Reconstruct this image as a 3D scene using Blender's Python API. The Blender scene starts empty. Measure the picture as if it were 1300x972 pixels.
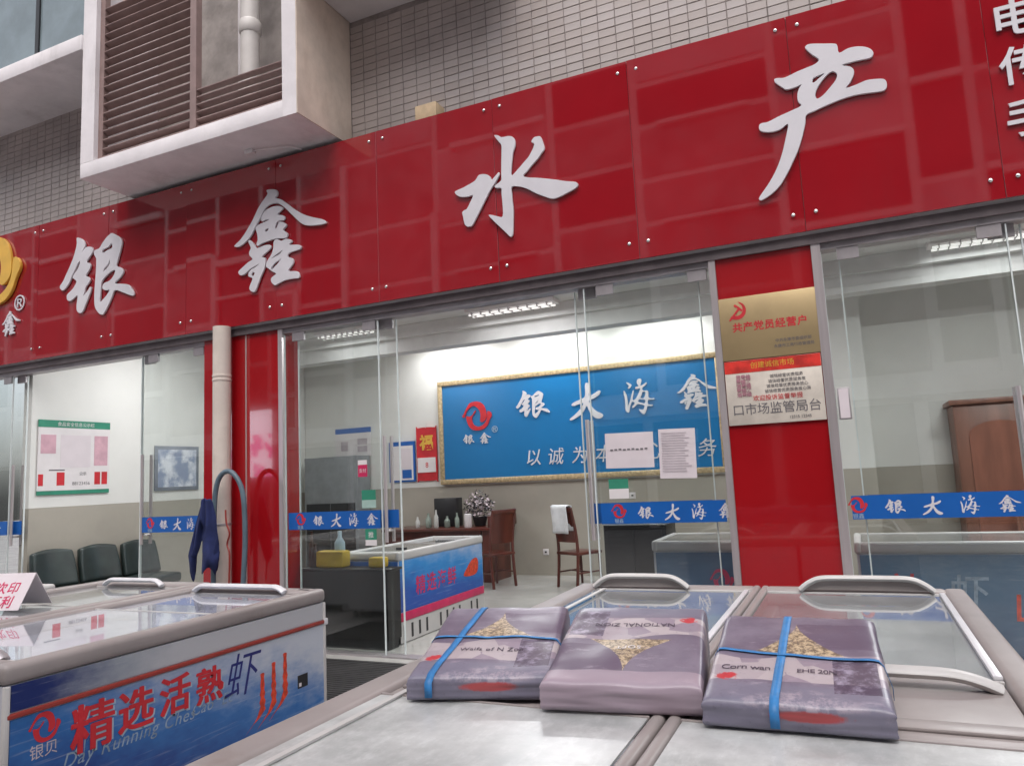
import bpy, bmesh, math, random
from mathutils import Matrix, Vector, noise
random.seed(7)
SC = bpy.context.scene
COL = SC.collection
R = math.radians

# ------------------------------------------------------------------ camera, sky, sun, exposure
cam_d = bpy.data.cameras.new('camera'); cam = bpy.data.objects.new('camera', cam_d); COL.objects.link(cam)
SC.camera = cam
cam_d.sensor_width = 36.0; cam_d.lens = 944.0/1300.0*36.0; cam_d.clip_start = 0.05; cam_d.clip_end = 500.0
_z = Vector((-360, -7486, 944)).normalized()
_x = Vector((2110, -220, -944)); _x = (_x - _z*_x.dot(_z)).normalized()
_y = _z.cross(_x)
# rows of the world-from-camera rotation are _x, _y, _z (camera axes: right, down, forward)
cam.matrix_world = Matrix(((_x[0], -_x[1], -_x[2], 0.0), (_y[0], -_y[1], -_y[2], 0.0), (_z[0], -_z[1], -_z[2], 1.5), (0, 0, 0, 1)))

SUN_EL, SUN_ROT = R(60), R(180-12)
W = bpy.data.worlds.new('World'); SC.world = W; W.use_nodes = True
nt = W.node_tree; nt.nodes.clear()
sky = nt.nodes.new('ShaderNodeTexSky'); sky.sky_type = 'NISHITA'; sky.sun_disc = False
sky.sun_elevation = SUN_EL; sky.sun_rotation = SUN_ROT; sky.air_density = 1.0; sky.dust_density = 4.0; sky.ozone_density = 1.0
hsv = nt.nodes.new('ShaderNodeHueSaturation'); hsv.inputs['Saturation'].default_value = 0.35
bg = nt.nodes.new('ShaderNodeBackground'); bg.inputs['Strength'].default_value = 0.15
wo = nt.nodes.new('ShaderNodeOutputWorld')
nt.links.new(sky.outputs[0], hsv.inputs['Color']); nt.links.new(hsv.outputs[0], bg.inputs['Color']); nt.links.new(bg.outputs[0], wo.inputs[0])
sun_d = bpy.data.lights.new('sun', 'SUN'); sun = bpy.data.objects.new('sun', sun_d); COL.objects.link(sun)
sun_d.energy = 1.0; sun_d.angle = R(60); sun_d.color = (1.0, 0.93, 0.945)
sd = Vector((math.sin(SUN_ROT)*math.cos(SUN_EL), math.cos(SUN_ROT)*math.cos(SUN_EL), math.sin(SUN_EL)))
sun.rotation_euler = (-sd).to_track_quat('-Z', 'Y').to_euler(); sun.location = sd*30
vs = SC.view_settings; vs.view_transform = 'Standard'; vs.look = 'None'; vs.gamma = 1.0; vs.use_curve_mapping = False
vs.exposure = 0.63
SC.cycles.max_bounces = 7; SC.cycles.diffuse_bounces = 4; SC.cycles.glossy_bounces = 3; SC.cycles.transparent_max_bounces = 18; SC.cycles.caustics_reflective = False; SC.cycles.caustics_refractive = False

# ------------------------------------------------------------------ materials
class E:
    """tiny expression wrapper for shader math"""
    def __init__(s, nt, k): s.nt = nt; s.k = k
    def _m(s, op, *o):
        n = s.nt.nodes.new('ShaderNodeMath'); n.operation = op
        for i, v in enumerate((s,)+o):
            if isinstance(v, E): s.nt.links.new(v.k, n.inputs[i])
            else: n.inputs[i].default_value = v
        return E(s.nt, n.outputs[0])
    def __add__(s, o): return s._m('ADD', o)
    def __sub__(s, o): return s._m('SUBTRACT', o)
    def __mul__(s, o): return s._m('MULTIPLY', o)
    def __truediv__(s, o): return s._m('DIVIDE', o)
    def lt(s, o): return s._m('LESS_THAN', o)
    def gt(s, o): return s._m('GREATER_THAN', o)
    def abs(s): return s._m('ABSOLUTE')
    def sin(s): return s._m('SINE')
    def frac(s): return s._m('FRACT')
    def mn(s, o): return s._m('MINIMUM', o)
    def mx(s, o): return s._m('MAXIMUM', o)
    def ramp(s, a, b):
        n = s.nt.nodes.new('ShaderNodeMapRange'); n.inputs[1].default_value = a; n.inputs[2].default_value = b
        n.interpolation_type = 'SMOOTHSTEP'; s.nt.links.new(s.k, n.inputs[0]); return E(s.nt, n.outputs[0])

def col4(c): return (c[0], c[1], c[2], 1.0)
def newmat(name):
    m = bpy.data.materials.new(name); m.use_nodes = True
    nt = m.node_tree; p = nt.nodes['Principled BSDF']
    return m, nt, p
def coords(nt):
    t = nt.nodes.new('ShaderNodeTexCoord'); s = nt.nodes.new('ShaderNodeSeparateXYZ')
    nt.links.new(t.outputs['Object'], s.inputs[0])
    return t.outputs['Object'], E(nt, s.outputs[0]), E(nt, s.outputs[1]), E(nt, s.outputs[2])
def noise_n(nt, vec, scale, detail=4, rough=.55, stretch=None):
    n = nt.nodes.new('ShaderNodeTexNoise'); n.inputs['Scale'].default_value = scale
    n.inputs['Detail'].default_value = detail; n.inputs['Roughness'].default_value = rough
    if stretch:
        mp = nt.nodes.new('ShaderNodeMapping'); mp.inputs['Scale'].default_value = stretch
        nt.links.new(vec, mp.inputs[0]); vec = mp.outputs[0]
    nt.links.new(vec, n.inputs['Vector']); return E(nt, n.outputs[0])
def mixc(nt, f, a, b):
    n = nt.nodes.new('ShaderNodeMix'); n.data_type = 'RGBA'
    if isinstance(f, E): nt.links.new(f.k, n.inputs[0])
    else: n.inputs[0].default_value = f
    for i, v in ((6, a), (7, b)):
        if isinstance(v, tuple): n.inputs[i].default_value = col4(v)
        else: nt.links.new(v, n.inputs[i])
    return n.outputs[2]
def mat(name, c, rough=.5, metal=0.0, var=.12, scale=6.0, bump=0.0, bscale=60.0, coat=0.0, spec=.5, dirt=None, stretch=None, rvar=.0, coat_ior=1.5):
    m, nt, p = newmat(name)
    p.inputs['Roughness'].default_value = rough; p.inputs['Metallic'].default_value = metal
    p.inputs['Coat Weight'].default_value = coat; p.inputs['Coat Roughness'].default_value = .02
    p.inputs['Coat IOR'].default_value = coat_ior
    p.inputs['Specular IOR Level'].default_value = spec
    v, x, y, z = coords(nt)
    n = noise_n(nt, v, scale, 5, .6, stretch)
    lo = tuple(k*(1-var) for k in c); hi = tuple(min(1, k*(1+var)) for k in c)
    cc = mixc(nt, n.ramp(.3, .7), lo, hi)
    if dirt:
        d = noise_n(nt, v, dirt[1], 6, .7, dirt[3] if len(dirt) > 3 else None)
        cc = mixc(nt, d.ramp(.52, .8)*dirt[2], cc, dirt[0])
    nt.links.new(cc, p.inputs['Base Color'])
    if rvar:
        r = noise_n(nt, v, scale*2.3, 4)
        nt.links.new((r*rvar + (rough - rvar*.5)).k, p.inputs['Roughness'])
    if bump:
        b = nt.nodes.new('ShaderNodeBump'); b.inputs['Strength'].default_value = bump; b.inputs['Distance'].default_value = .01
        bn = noise_n(nt, v, bscale, 4); nt.links.new(bn.k, b.inputs['Height']); nt.links.new(b.outputs[0], p.inputs['Normal'])
    return m
def glass(name, tint=(.93, .97, .95), haze=0.0, rough=0.0, hazecol=(.8, .82, .84)):
    m, nt, p = newmat(name); nt.nodes.remove(p)
    out = nt.nodes['Material Output']
    t = nt.nodes.new('ShaderNodeBsdfTransparent'); t.inputs[0].default_value = col4(tint)
    g = nt.nodes.new('ShaderNodeBsdfGlossy'); g.inputs['Roughness'].default_value = rough; g.inputs[0].default_value = (1, 1, 1, 1)
    ge = nt.nodes.new('ShaderNodeNewGeometry'); dt = nt.nodes.new('ShaderNodeVectorMath'); dt.operation = 'DOT_PRODUCT'
    nt.links.new(ge.outputs['Incoming'], dt.inputs[0]); nt.links.new(ge.outputs['Normal'], dt.inputs[1])
    q = E(nt, dt.outputs['Value']).abs()*-1.0+1.0; q2 = q*q; fr = q2*q2*q*.96+.04      # Schlick, same from both sides of the pane
    mx = nt.nodes.new('ShaderNodeMixShader')
    nt.links.new(fr.k, mx.inputs[0]); nt.links.new(t.outputs[0], mx.inputs[1]); nt.links.new(g.outputs[0], mx.inputs[2])
    last = mx
    if haze:
        d = nt.nodes.new('ShaderNodeBsdfDiffuse'); d.inputs[0].default_value = col4(hazecol)
        v, x, y, z = coords(nt); n = noise_n(nt, v, 3.0, 6, .65)
        h2 = nt.nodes.new('ShaderNodeMixShader')
        n3 = noise_n(nt, v, 26.0, 5, .7, (1, .4, 1))
        nt.links.new((n.ramp(.3, .7)*(haze*.7) + n3.ramp(.45, .75)*(haze*.25) + haze*.55).mn(1.0).k, h2.inputs[0])
        nt.links.new(t.outputs[0], h2.inputs[1]); nt.links.new(d.outputs[0], h2.inputs[2])
        nt.links.new(h2.outputs[0], mx.inputs[1])
    nt.links.new(last.outputs[0], out.inputs[0])
    return m
def emis(name, c, s):
    m, nt, p = newmat(name); p.inputs['Base Color'].default_value = col4(c)
    p.inputs['Emission Color'].default_value = col4(c); p.inputs['Emission Strength'].default_value = s
    return m

# ------------------------------------------------------------------ mesh helpers
LOC = {}
def thing(name, label, cat, loc=(0, 0, 0), group=None):
    o = bpy.data.objects.new(name, None); COL.objects.link(o); o.location = loc; o.empty_display_size = .1
    o['label'] = label; o['category'] = cat
    if group: o['group'] = group
    LOC[o.name] = Vector(loc); return o
def tag(o, label, cat, group=None):
    o['label'] = label; o['category'] = cat
    if group: o['group'] = group
    return o
def link(name, me, m, parent=None, label=None, local=False):
    o = bpy.data.objects.new(name, me); COL.objects.link(o)
    if m and not me.materials: me.materials.append(m)
    if parent:
        o.parent = parent
        if parent.name in LOC and not local: o.matrix_parent_inverse = Matrix.Translation(-LOC[parent.name])
    if label: o['label'] = label
    return o
class B:
    def __init__(s): s.bm = bmesh.new()
    def box(s, x0, x1, y0, y1, z0, z1, bev=0.0, seg=2):
        n = bmesh.new(); bmesh.ops.create_cube(n, size=1.0)
        for v in n.verts: v.co = ((x0+x1)/2+v.co.x*(x1-x0), (y0+y1)/2+v.co.y*(y1-y0), (z0+z1)/2+v.co.z*(z1-z0))
        if bev: bmesh.ops.bevel(n, geom=n.edges[:], offset=bev, segments=seg, affect='EDGES', profile=.5)
        s._join(n); return s
    def _join(s, n):
        me = bpy.data.meshes.new('t'); n.to_mesh(me); n.free(); s.bm.from_mesh(me); bpy.data.meshes.remove(me)
    def prism(s, pts, a, b, axis='Y'):
        """closed polygon pts (2D) extruded from a to b along axis; 2D order: Y->(x,z), X->(y,z), Z->(x,y)"""
        f = {'Y': lambda p, t: (p[0], t, p[1]), 'X': lambda p, t: (t, p[0], p[1]), 'Z': lambda p, t: (p[0], p[1], t)}[axis]
        v0 = [s.bm.verts.new(f(p, a)) for p in pts]; v1 = [s.bm.verts.new(f(p, b)) for p in pts]
        n = len(pts)
        s.bm.faces.new(v0); s.bm.faces.new(v1[::-1])
        for i in range(n): s.bm.faces.new((v0[i], v1[i], v1[(i+1) % n], v0[(i+1) % n]))
        return s
    def tube(s, pts, r, n=10, flat=None, cap=True):
        """swept tube; r a number or list; flat=(axis vector, factor) squashes the section"""
        pts = [Vector(p) for p in pts]; rings = []
        up = Vector((0, 0, 1)); pt = None
        for i, p in enumerate(pts):
            t = (pts[min(i+1, len(pts)-1)]-pts[max(i-1, 0)]).normalized()
            if pt is None:
                a = t.orthogonal() if abs(t.z) > .95 else t.cross(up)
            else:
                a = a - t*a.dot(t)
            a.normalize(); b = t.cross(a); pt = t
            rr = r[i] if isinstance(r, (list, tuple)) else r
            ring = []
            for k in range(n):
                w = 2*math.pi*k/n; d = a*math.cos(w)*rr+b*math.sin(w)*rr
                if flat: ax = Vector(flat[0]); d = d - ax*d.dot(ax)*(1-flat[1])
                ring.append(s.bm.verts.new(p+d))
            rings.append(ring)
        for i in range(len(rings)-1):
            for k in range(n): s.bm.faces.new((rings[i][k], rings[i][(k+1) % n], rings[i+1][(k+1) % n], rings[i+1][k]))
        if cap: s.bm.faces.new(rings[0][::-1]); s.bm.faces.new(rings[-1])
        return s
    def lathe(s, cx, cy, prof, n=14):
        rings = []
        for (r, z) in prof: rings.append([s.bm.verts.new((cx+r*math.cos(2*math.pi*k/n), cy+r*math.sin(2*math.pi*k/n), z)) for k in range(n)])
        for i in range(len(rings)-1):
            for k in range(n): s.bm.faces.new((rings[i][k], rings[i][(k+1) % n], rings[i+1][(k+1) % n], rings[i+1][k]))
        s.bm.faces.new(rings[0][::-1]); s.bm.faces.new(rings[-1]); return s
    def grid(s, nu, nv, f):
        vs = [[s.bm.verts.new(f(i/nu, j/nv)) for j in range(nv+1)] for i in range(nu+1)]
        for i in range(nu):
            for j in range(nv): s.bm.faces.new((vs[i][j], vs[i+1][j], vs[i+1][j+1], vs[i][j+1]))
        return s
    def mesh(s, smooth=False, angle=40):
        bmesh.ops.recalc_face_normals(s.bm, faces=s.bm.faces[:])
        me = bpy.data.meshes.new('m')
        if smooth:
            for f in s.bm.faces: f.smooth = True
            lim = R(angle)
            for e in s.bm.edges:
                if len(e.link_faces) == 2 and e.calc_face_angle(0) > lim: e.smooth = False
        s.bm.to_mesh(me); s.bm.free(); return me
    def obj(s, name, m, parent=None, smooth=False, label=None, angle=40):
        return link(name, s.mesh(smooth, angle), m, parent, label)
def part(name, m, parent, *box, bev=0.0, smooth=None, label=None):
    return B().box(*box, bev=bev).obj(name, m, parent, smooth=(bev > 0 if smooth is None else smooth), label=label)

def place(me, o, ux, uy):
    ux = Vector(ux); uy = Vector(uy); n = ux.cross(uy); o = Vector(o)
    me.transform(Matrix(((ux[0], uy[0], n[0], o[0]), (ux[1], uy[1], n[1], o[1]), (ux[2], uy[2], n[2], o[2]), (0, 0, 0, 1)))); return me
def curve_mesh(c):
    o = bpy.data.objects.new('tmp', c); COL.objects.link(o); bpy.context.view_layer.update()
    me = bpy.data.meshes.new_from_object(o.evaluated_get(bpy.context.evaluated_depsgraph_get()))
    bpy.data.objects.remove(o); bpy.data.curves.remove(c); return me
def text_mesh(body, size=1.0, ext=.004, off=0.0, shear=0.0, spacing=1.0, center=True, line=1.0):
    c = bpy.data.curves.new('t', 'FONT'); c.body = body; c.size = size; c.extrude = ext/2; c.offset = off; c.shear = shear
    c.space_character = spacing; c.space_line = line; c.resolution_u = 3
    me = curve_mesh(c)
    if center and len(me.vertices):
        xs = [v.co.x for v in me.vertices]; ys = [v.co.y for v in me.vertices]
        me.transform(Matrix.Translation((-(min(xs)+max(xs))/2, -(min(ys)+max(ys))/2, ext/2)))
    return me
def smooth_loop(p, k=3):
    out = []; n = len(p)
    for i in range(n):
        a, b, c, d = (Vector(p[(i+j-1) % n]) for j in range(4))
        for s in range(k):
            t = s/k
            out.append(.5*((2*b)+(c-a)*t+(2*a-5*b+4*c-d)*t*t+(3*b-a-3*c+d)*t**3))
    return out
def shape_mesh(polys, scale, ext, bevel=0.0, k=3):
    c = bpy.data.curves.new('g', 'CURVE'); c.dimensions = '2D'; c.fill_mode = 'BOTH'; c.extrude = ext/2
    if bevel: c.bevel_depth = bevel; c.bevel_resolution = 1; c.offset = -bevel
    for p in polys:
        q = smooth_loop(p, k) if k > 1 else [Vector(v) for v in p]
        sp = c.splines.new('POLY'); sp.points.add(len(q)-1); sp.use_cyclic_u = True
        for i, v in enumerate(q): sp.points[i].co = (v[0]*scale, v[1]*scale, 0, 1)
    me = curve_mesh(c); me.transform(Matrix.Translation((0, 0, ext/2+bevel))); return me
FX, FZ, FY = (1, 0, 0), (0, 0, 1), (0, 1, 0)
GLYPH = {
 '水': ((-2.356, 3.933, 1.121), [
  [(-142,405),(-111,400),(-82,378),(-31,374),(3,363),(25,334),(26,285),(7,242),(-2,196),(-12,132),(-15,61),(34,93),(96,145),(138,183),(181,258),(158,283),(179,311),(204,314),(232,307),(249,261),(259,207),(235,180),(204,145),(163,112),(112,67),(79,38),(119,16),(186,-1),(262,-24),(336,-48),(410,-75),(483,-97),(500,-121),(480,-142),(423,-162),(347,-183),(300,-185),(254,-164),(179,-121),(104,-68),(47,-40),(-17,-28),(-20,-84),(-18,-141),(-14,-199),(-19,-291),(-26,-383),(-37,-405),(-52,-405),(-70,-384),(-118,-329),(-175,-266),(-218,-211),(-198,-210),(-143,-232),(-103,-238),(-100,-144),(-104,-67),(-104,-21),(-147,-9),(-156,11),(-104,38),(-99,84),(-94,179),(-87,274),(-87,317),(-113,357)],
  [(-500,29),(-483,41),(-430,51),(-366,69),(-318,88),(-290,121),(-259,124),(-218,112),(-193,90),(-181,64),(-158,78),(-121,108),(-115,88),(-144,46),(-171,14),(-204,-27),(-237,-78),(-282,-146),(-321,-205),(-360,-260),(-386,-267),(-412,-257),(-427,-233),(-438,-173),(-442,-143),(-422,-128),(-401,-122),(-372,-79),(-344,-27),(-391,-29),(-449,-17),(-480,1)],
 ]),
 '产': ((0.011, 3.929, 1.077), [
  [(-38,488),(-7,500),(74,478),(142,457),(156,436),(162,387),(217,403),(280,397),(330,374),(356,342),(355,315),(333,300),(271,303),(208,303),(170,299),(216,276),(236,246),(230,210),(205,168),(179,139),(235,144),(299,158),(360,151),(404,136),(414,99),(403,69),(372,62),(290,72),(218,76),(143,69),(56,52),(-22,32),(-73,17),(-83,-34),(-107,-115),(-142,-205),(-183,-282),(-228,-359),(-279,-428),(-334,-472),(-387,-498),(-410,-500),(-414,-481),(-388,-448),(-337,-385),(-285,-303),(-243,-207),(-214,-113),(-190,-17),(-240,-42),(-297,-46),(-347,-33),(-372,-12),(-371,19),(-353,31),(-313,30),(-243,51),(-174,68),(-99,89),(-115,124),(-114,174),(-99,214),(-83,233),(-126,225),(-177,224),(-203,246),(-244,292),(-248,315),(-230,320),(-180,311),(-105,330),(-38,342),(13,353),(37,377),(2,419),(-27,459)],
  [(2,112),(-5,151),(21,200),(57,240),(92,268),(119,268),(135,243),(124,209),(88,170),(41,127)],
  [(-15,229),(-7,258),(32,268),(60,271),(25,247),(2,231)],
 ]),
 '银': ((-7.480, 3.964, 1.220), [
  [(-280,392),(-230,379),(-188,352),(-164,315),(-168,284),(-201,238),(-152,276),(-105,277),(-65,261),(-51,231),(-70,201),(-102,175),(-134,134),(-100,122),(-77,96),(-91,62),(-117,34),(-142,6),(-102,-15),(-81,-45),(-100,-70),(-139,-101),(-151,-136),(-169,-179),(-124,-149),(-79,-110),(-65,-126),(-77,-165),(-114,-232),(-145,-283),(-164,-317),(-194,-338),(-230,-331),(-254,-304),(-259,-258),(-249,-167),(-296,-183),(-349,-203),(-391,-188),(-399,-145),(-380,-125),(-320,-92),(-268,-30),(-323,15),(-300,50),(-260,85),(-225,144),(-244,152),(-288,94),(-329,40),(-357,-7),(-396,-52),(-456,-88),(-492,-66),(-500,-37),(-460,-1),(-415,63),(-363,139),(-318,216),(-287,295),(-278,340)],
  [(199,350),(251,324),(309,286),(333,250),(324,197),(300,129),(277,70),(269,31),(323,8),(357,-24),(349,-54),(306,-88),(250,-124),(352,-146),(420,-163),(464,-201),(500,-255),(485,-274),(441,-261),(354,-224),(252,-189),(216,-244),(167,-318),(118,-378),(93,-392),(54,-378),(7,-331),(-14,-283),(-20,-192),(-14,-83),(-5,34),(-4,126),(-9,154),(-37,196),(-31,227),(2,231),(34,239),(72,278),(123,320),(167,344)],
  [(75,188),(84,216),(151,228),(195,255),(205,214),(158,204),(107,190)],
  [(91,8),(109,39),(153,63),(178,105),(171,60),(134,28)],
  [(71,-96),(95,-64),(159,-24),(222,-2),(250,-7),(236,-45),(186,-87),(110,-102),(88,-126),(92,-154),(137,-174),(182,-176),(139,-224),(57,-271),(61,-212),(66,-150)],
 ]),
 '鑫': ((-4.871, 3.923, 1.143), [
  [(-131,438),(-83,438),(-26,421),(-10,391),(-17,365),(-37,353),(29,323),(95,272),(172,208),(262,148),(363,102),(463,65),(500,34),(487,23),(412,25),(299,44),(235,79),(159,152),(94,218),(42,266),(-11,298),(-78,306),(-132,290),(-166,259),(-201,205),(-249,149),(-311,62),(-381,14),(-444,-10),(-500,0),(-479,21),(-423,55),(-353,124),(-283,210),(-228,293),(-172,353),(-120,402)],
  [(-155,253),(-105,272),(-38,278),(22,262),(48,238),(-12,201),(41,182),(67,159),(51,135),(-6,141),(-33,108),(-40,79),(-20,84),(3,128),(40,121),(79,98),(79,76),(46,51),(92,15),(91,-11),(65,-25),(-14,-13),(-108,-16),(-189,-27),(-236,-39),(-246,-17),(-233,15),(-240,71),(-256,123),(-222,147),(-147,160),(-103,170),(-147,175),(-187,170),(-191,203)],
  [(-147,88),(-114,93),(-120,76),(-147,70)],
  [(-339,23),(-312,22),(-271,-22),(-243,-59),(-162,-49),(-101,-54),(-88,-81),(-122,-107),(-190,-144),(-152,-161),(-150,-204),(-163,-256),(-204,-324),(-239,-394),(-266,-438),(-300,-436),(-327,-412),(-324,-381),(-293,-321),(-334,-298),(-340,-270),(-313,-242),(-258,-224),(-210,-200),(-231,-207),(-299,-223),(-354,-252),(-396,-272),(-437,-266),(-454,-236),(-409,-205),(-340,-167),(-292,-148),(-326,-110),(-329,-77),(-312,-47),(-326,-12)],
  [(-305,-287),(-292,-264),(-271,-273),(-279,-294),(-297,-297)],
  [(-54,-30),(-14,-21),(25,-42),(78,-34),(130,-50),(140,-68),(110,-89),(194,-104),(235,-121),(232,-147),(180,-154),(109,-163),(95,-192),(141,-212),(156,-244),(140,-273),(100,-314),(191,-334),(216,-364),(209,-394),(151,-390),(60,-392),(-5,-408),(-45,-418),(-84,-385),(-87,-353),(-64,-335),(-31,-319),(-77,-291),(-110,-264),(-139,-243),(-139,-211),(-116,-178),(-82,-141),(-62,-91)],
  [(-82,-178),(-36,-154),(37,-127),(11,-151),(-42,-169)],
  [(-90,-273),(-56,-230),(23,-199),(-3,-223),(-57,-262)],
 ]),
 '海': ((-1.401, 2.053, 0.312), [
  [(-338,428),(-274,413),(-191,344),(-206,296),(-257,245),(-299,260),(-261,317),(-305,377)],
  [(-422,199),(-378,145),(-338,25),(-326,-128),(-328,-239),(-253,-93),(-170,162),(-136,173),(-155,64),(-186,-71),(-119,-77),(-34,26),(38,171),(53,224),(-71,216),(-72,277),(13,291),(-26,370),(-17,466),(56,500),(108,459),(92,386),(64,306),(140,318),(227,373),(250,343),(185,281),(121,245),(111,178),(175,144),(239,152),(277,102),(272,-43),(346,-84),(428,-83),(412,-123),(267,-110),(242,-223),(306,-255),(374,-261),(352,-297),(232,-285),(198,-377),(147,-482),(96,-500),(30,-446),(-19,-360),(49,-371),(105,-370),(145,-269),(32,-227),(-56,-209),(-125,-269),(-197,-304),(-199,-258),(-127,-186),(-185,-127),(-240,-191),(-282,-311),(-303,-406),(-346,-422),(-404,-357),(-400,-219),(-404,-25),(-428,116)],
  [(106,109),(77,16),(40,-36),(133,-60),(197,60),(184,116)],
  [(15,-75),(-32,-140),(63,-180),(150,-204),(173,-116)],
 ]),
 '大': ((0.443, 1.140, 0.208), [
  [(50,500),(146,465),(147,336),(104,144),(244,179),(394,258),(447,231),(404,143),(260,60),(101,9),(161,-130),(281,-282),(445,-374),(474,-444),(370,-500),(234,-460),(108,-305),(36,-127),(-59,-270),(-215,-395),(-426,-489),(-474,-449),(-325,-345),(-166,-203),(-58,-45),(-269,-88),(-386,-96),(-391,-37),(-258,24),(-25,109),(15,275),(13,420)],
 ]),
}
# ------------------------------------------------------------------ palette
M_red = mat('red_gloss_panel', (.31, .0055, .012), .04, var=.06, scale=1.2, coat=1.0, spec=.5, coat_ior=1.75, bump=.035, bscale=.9, dirt=((.22, .02, .025), 1.2, .35, (1, 1, .25)))
M_redcol = mat('red_pillar_panel', (.34, .006, .010), .09, var=.06, scale=1.5, coat=.8, bump=.05, bscale=1.3)
M_white_letter = mat('white_acrylic', (.64, .62, .65), .45, var=.05, scale=3)
M_plaster = mat('white_plaster', (.78, .74, .75), .75, var=.07, scale=2.5, bump=.15, bscale=30, dirt=((.33, .29, .27), 1.6, .45, (1, 1, .35)))
M_stain = mat('stained_render', (.68, .57, .48), .8, var=.14, scale=2.2, bump=.2, bscale=25, dirt=((.42, .30, .22), 1.3, .6, (1, 1, .4)))
M_soffit = mat('grey_soffit', (.68, .645, .65), .8, var=.08, scale=2)
M_tile = mat('grey_wall_tile', (.43, .375, .35), .42, var=.16, scale=1.1, dirt=((.2, .18, .17), .8, .6), rvar=.2)
M_tile2 = mat('pale_grey_wall_tile', (.46, .41, .39), .42, var=.16, scale=1.1, dirt=((.2, .18, .17), .8, .6), rvar=.2)
M_grout = mat('dark_grout', (.28, .245, .23), .9, var=.2, scale=9)
M_brown = mat('brown_aluminium', (.27, .185, .17), .45, var=.1, scale=7)
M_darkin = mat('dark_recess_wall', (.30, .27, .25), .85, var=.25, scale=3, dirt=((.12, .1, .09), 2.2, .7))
M_pvc = mat('cream_pvc', (.68, .60, .53), .45, var=.08, scale=4, dirt=((.38, .28, .2), 2.4, .5, (1, 1, .3)))
M_pvcw = mat('white_pvc', (.6, .57, .54), .45, var=.06, dirt=((.35, .3, .25), 3, .5, (1, 1, .3)))
M_steel = mat('brushed_steel', (.68, .62, .62), .32, metal=.7, var=.1, scale=20, stretch=(1, 1, .05))
M_steel2 = mat('dull_track_steel', (.42, .39, .40), .45, metal=.6, var=.15, scale=4, dirt=((.16, .14, .14), 2, .5))
M_darksteel = mat('dark_track', (.14, .115, .12), .55, metal=.2, var=.2, scale=5)
M_glass = glass('door_glass', (.972, .984, .979))
M_glassedge = mat('glass_edge', (.70, .76, .75), .12, var=.05)
M_blue = mat('blue_vinyl', (.008, .105, .40), .35, var=.06, scale=4)
M_wall = mat('white_wall_paint', (.74, .735, .70), .7, var=.03, scale=1.5, bump=.05, bscale=80)
M_wains = mat('beige_wainscot_paint', (.40, .37, .315), .5, var=.05, scale=1.5, dirt=((.3, .27, .23), 1.2, .3))
M_ceil = mat('ceiling_paint', (.66, .655, .64), .8, var=.04)
M_floor = mat('shop_floor_tile', (.42, .415, .39), .18, var=.08, scale=1.5, dirt=((.28, .26, .23), 1.3, .5), rvar=.2)
M_pave = mat('concrete_paving', (.30, .285, .28), .8, var=.2, scale=2, bump=.3, bscale=40, dirt=((.14, .13, .125), 1.1, .6))
M_gold = mat('brass_plate', (.50, .375, .20), .38, metal=.55, var=.08, scale=2.5)
M_goldpaint = mat('gold_yellow_plastic', (.72, .42, .06), .35, var=.08)
M_paper = mat('white_paper', (.74, .70, .70), .8, var=.03)
M_pinkpaper = mat('pinkish_paper', (.70, .63, .655), .8, var=.03)
M_ink = mat('grey_ink', (.15, .14, .15), .8)
M_redink = mat('red_ink', (.55, .02, .03), .6)
M_green = mat('green_print', (.03, .24, .15), .6)
M_yellow = mat('yellow_plastic', (.62, .42, .02), .5)
M_wood = mat('dark_red_wood', (.095, .022, .014), .3, var=.3, scale=6, stretch=(1, 1, .15), coat=.25)
M_wood2 = mat('brown_cupboard_wood', (.20, .085, .055), .4, var=.25, scale=5, stretch=(1, 1, .15))
M_black = mat('black_laminate', (.012, .011, .011), .35, var=.2)
M_vinyl = mat('dark_green_vinyl', (.018, .028, .026), .32, var=.3, scale=5, bump=.1, bscale=25)
M_board = mat('blue_sign_board', (.010, .165, .40), .3, var=.05, scale=.8)
M_frame = mat('gilt_frame', (.50, .38, .22), .45, metal=.25, var=.3, scale=25)
M_cloth = mat('navy_cloth', (.017, .026, .10), .95, var=.25, scale=7, bump=.2, bscale=120)
M_hose = mat('blue_grey_hose', (.10, .145, .18), .45, var=.15)
M_towel = mat('white_towel', (.72, .73, .74), .95, bump=.4, bscale=150)
M_fzwhite = mat('freezer_white_enamel', (.50, .51, .55), .3, var=.04, scale=2)
M_liner = mat('freezer_liner_white', (.78, .79, .84), .5, var=.04, scale=3)
M_rim = mat('taupe_plastic_rim', (.30, .265, .255), .42, var=.07, scale=3, dirt=((.20, .155, .14), 2.6, .6), rvar=.2)
M_rimlight = mat('pale_grey_plastic', (.52, .505, .49), .4, var=.06, scale=3)
M_handle = mat('white_handle_plastic', (.66, .65, .67), .3, var=.05)
M_lid = glass('glow_hazed_lid_glass', (.95, .96, .97), haze=.30, hazecol=(.80, .82, .90))  # bluish white haze colour stands in for the bright glow inside the freezer
M_fog = glass('frosted_freezer_lid', (.9, .92, .92), haze=.66, rough=.30, hazecol=(.66, .67, .66))
M_semi = glass('hazy_freezer_lid', (.9, .92, .92), haze=.26, rough=.03, hazecol=(.6, .61, .61))
M_bumper = mat('red_bumper_strip', (.30, .035, .025), .4, var=.08)
M_frost = mat('frozen_pack_film', (.66, .68, .74), .35, var=.22, scale=14, bump=.3, bscale=30)
M_screw = mat('chrome_cap', (.75, .74, .72), .2, metal=1.0)
M_cardboard = mat('pale_timber_block', (.62, .47, .30), .8, var=.1, scale=12)
M_shrimp = mat('orange_red_print', (.62, .055, .02), .45, var=.35, scale=30)
M_navyink = mat('navy_ink', (.015, .02, .16), .5)
M_paleink = mat('pale_blue_ink', (.34, .45, .55), .5)
M_blackplastic = mat('black_plastic', (.02, .02, .022), .4)

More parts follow.
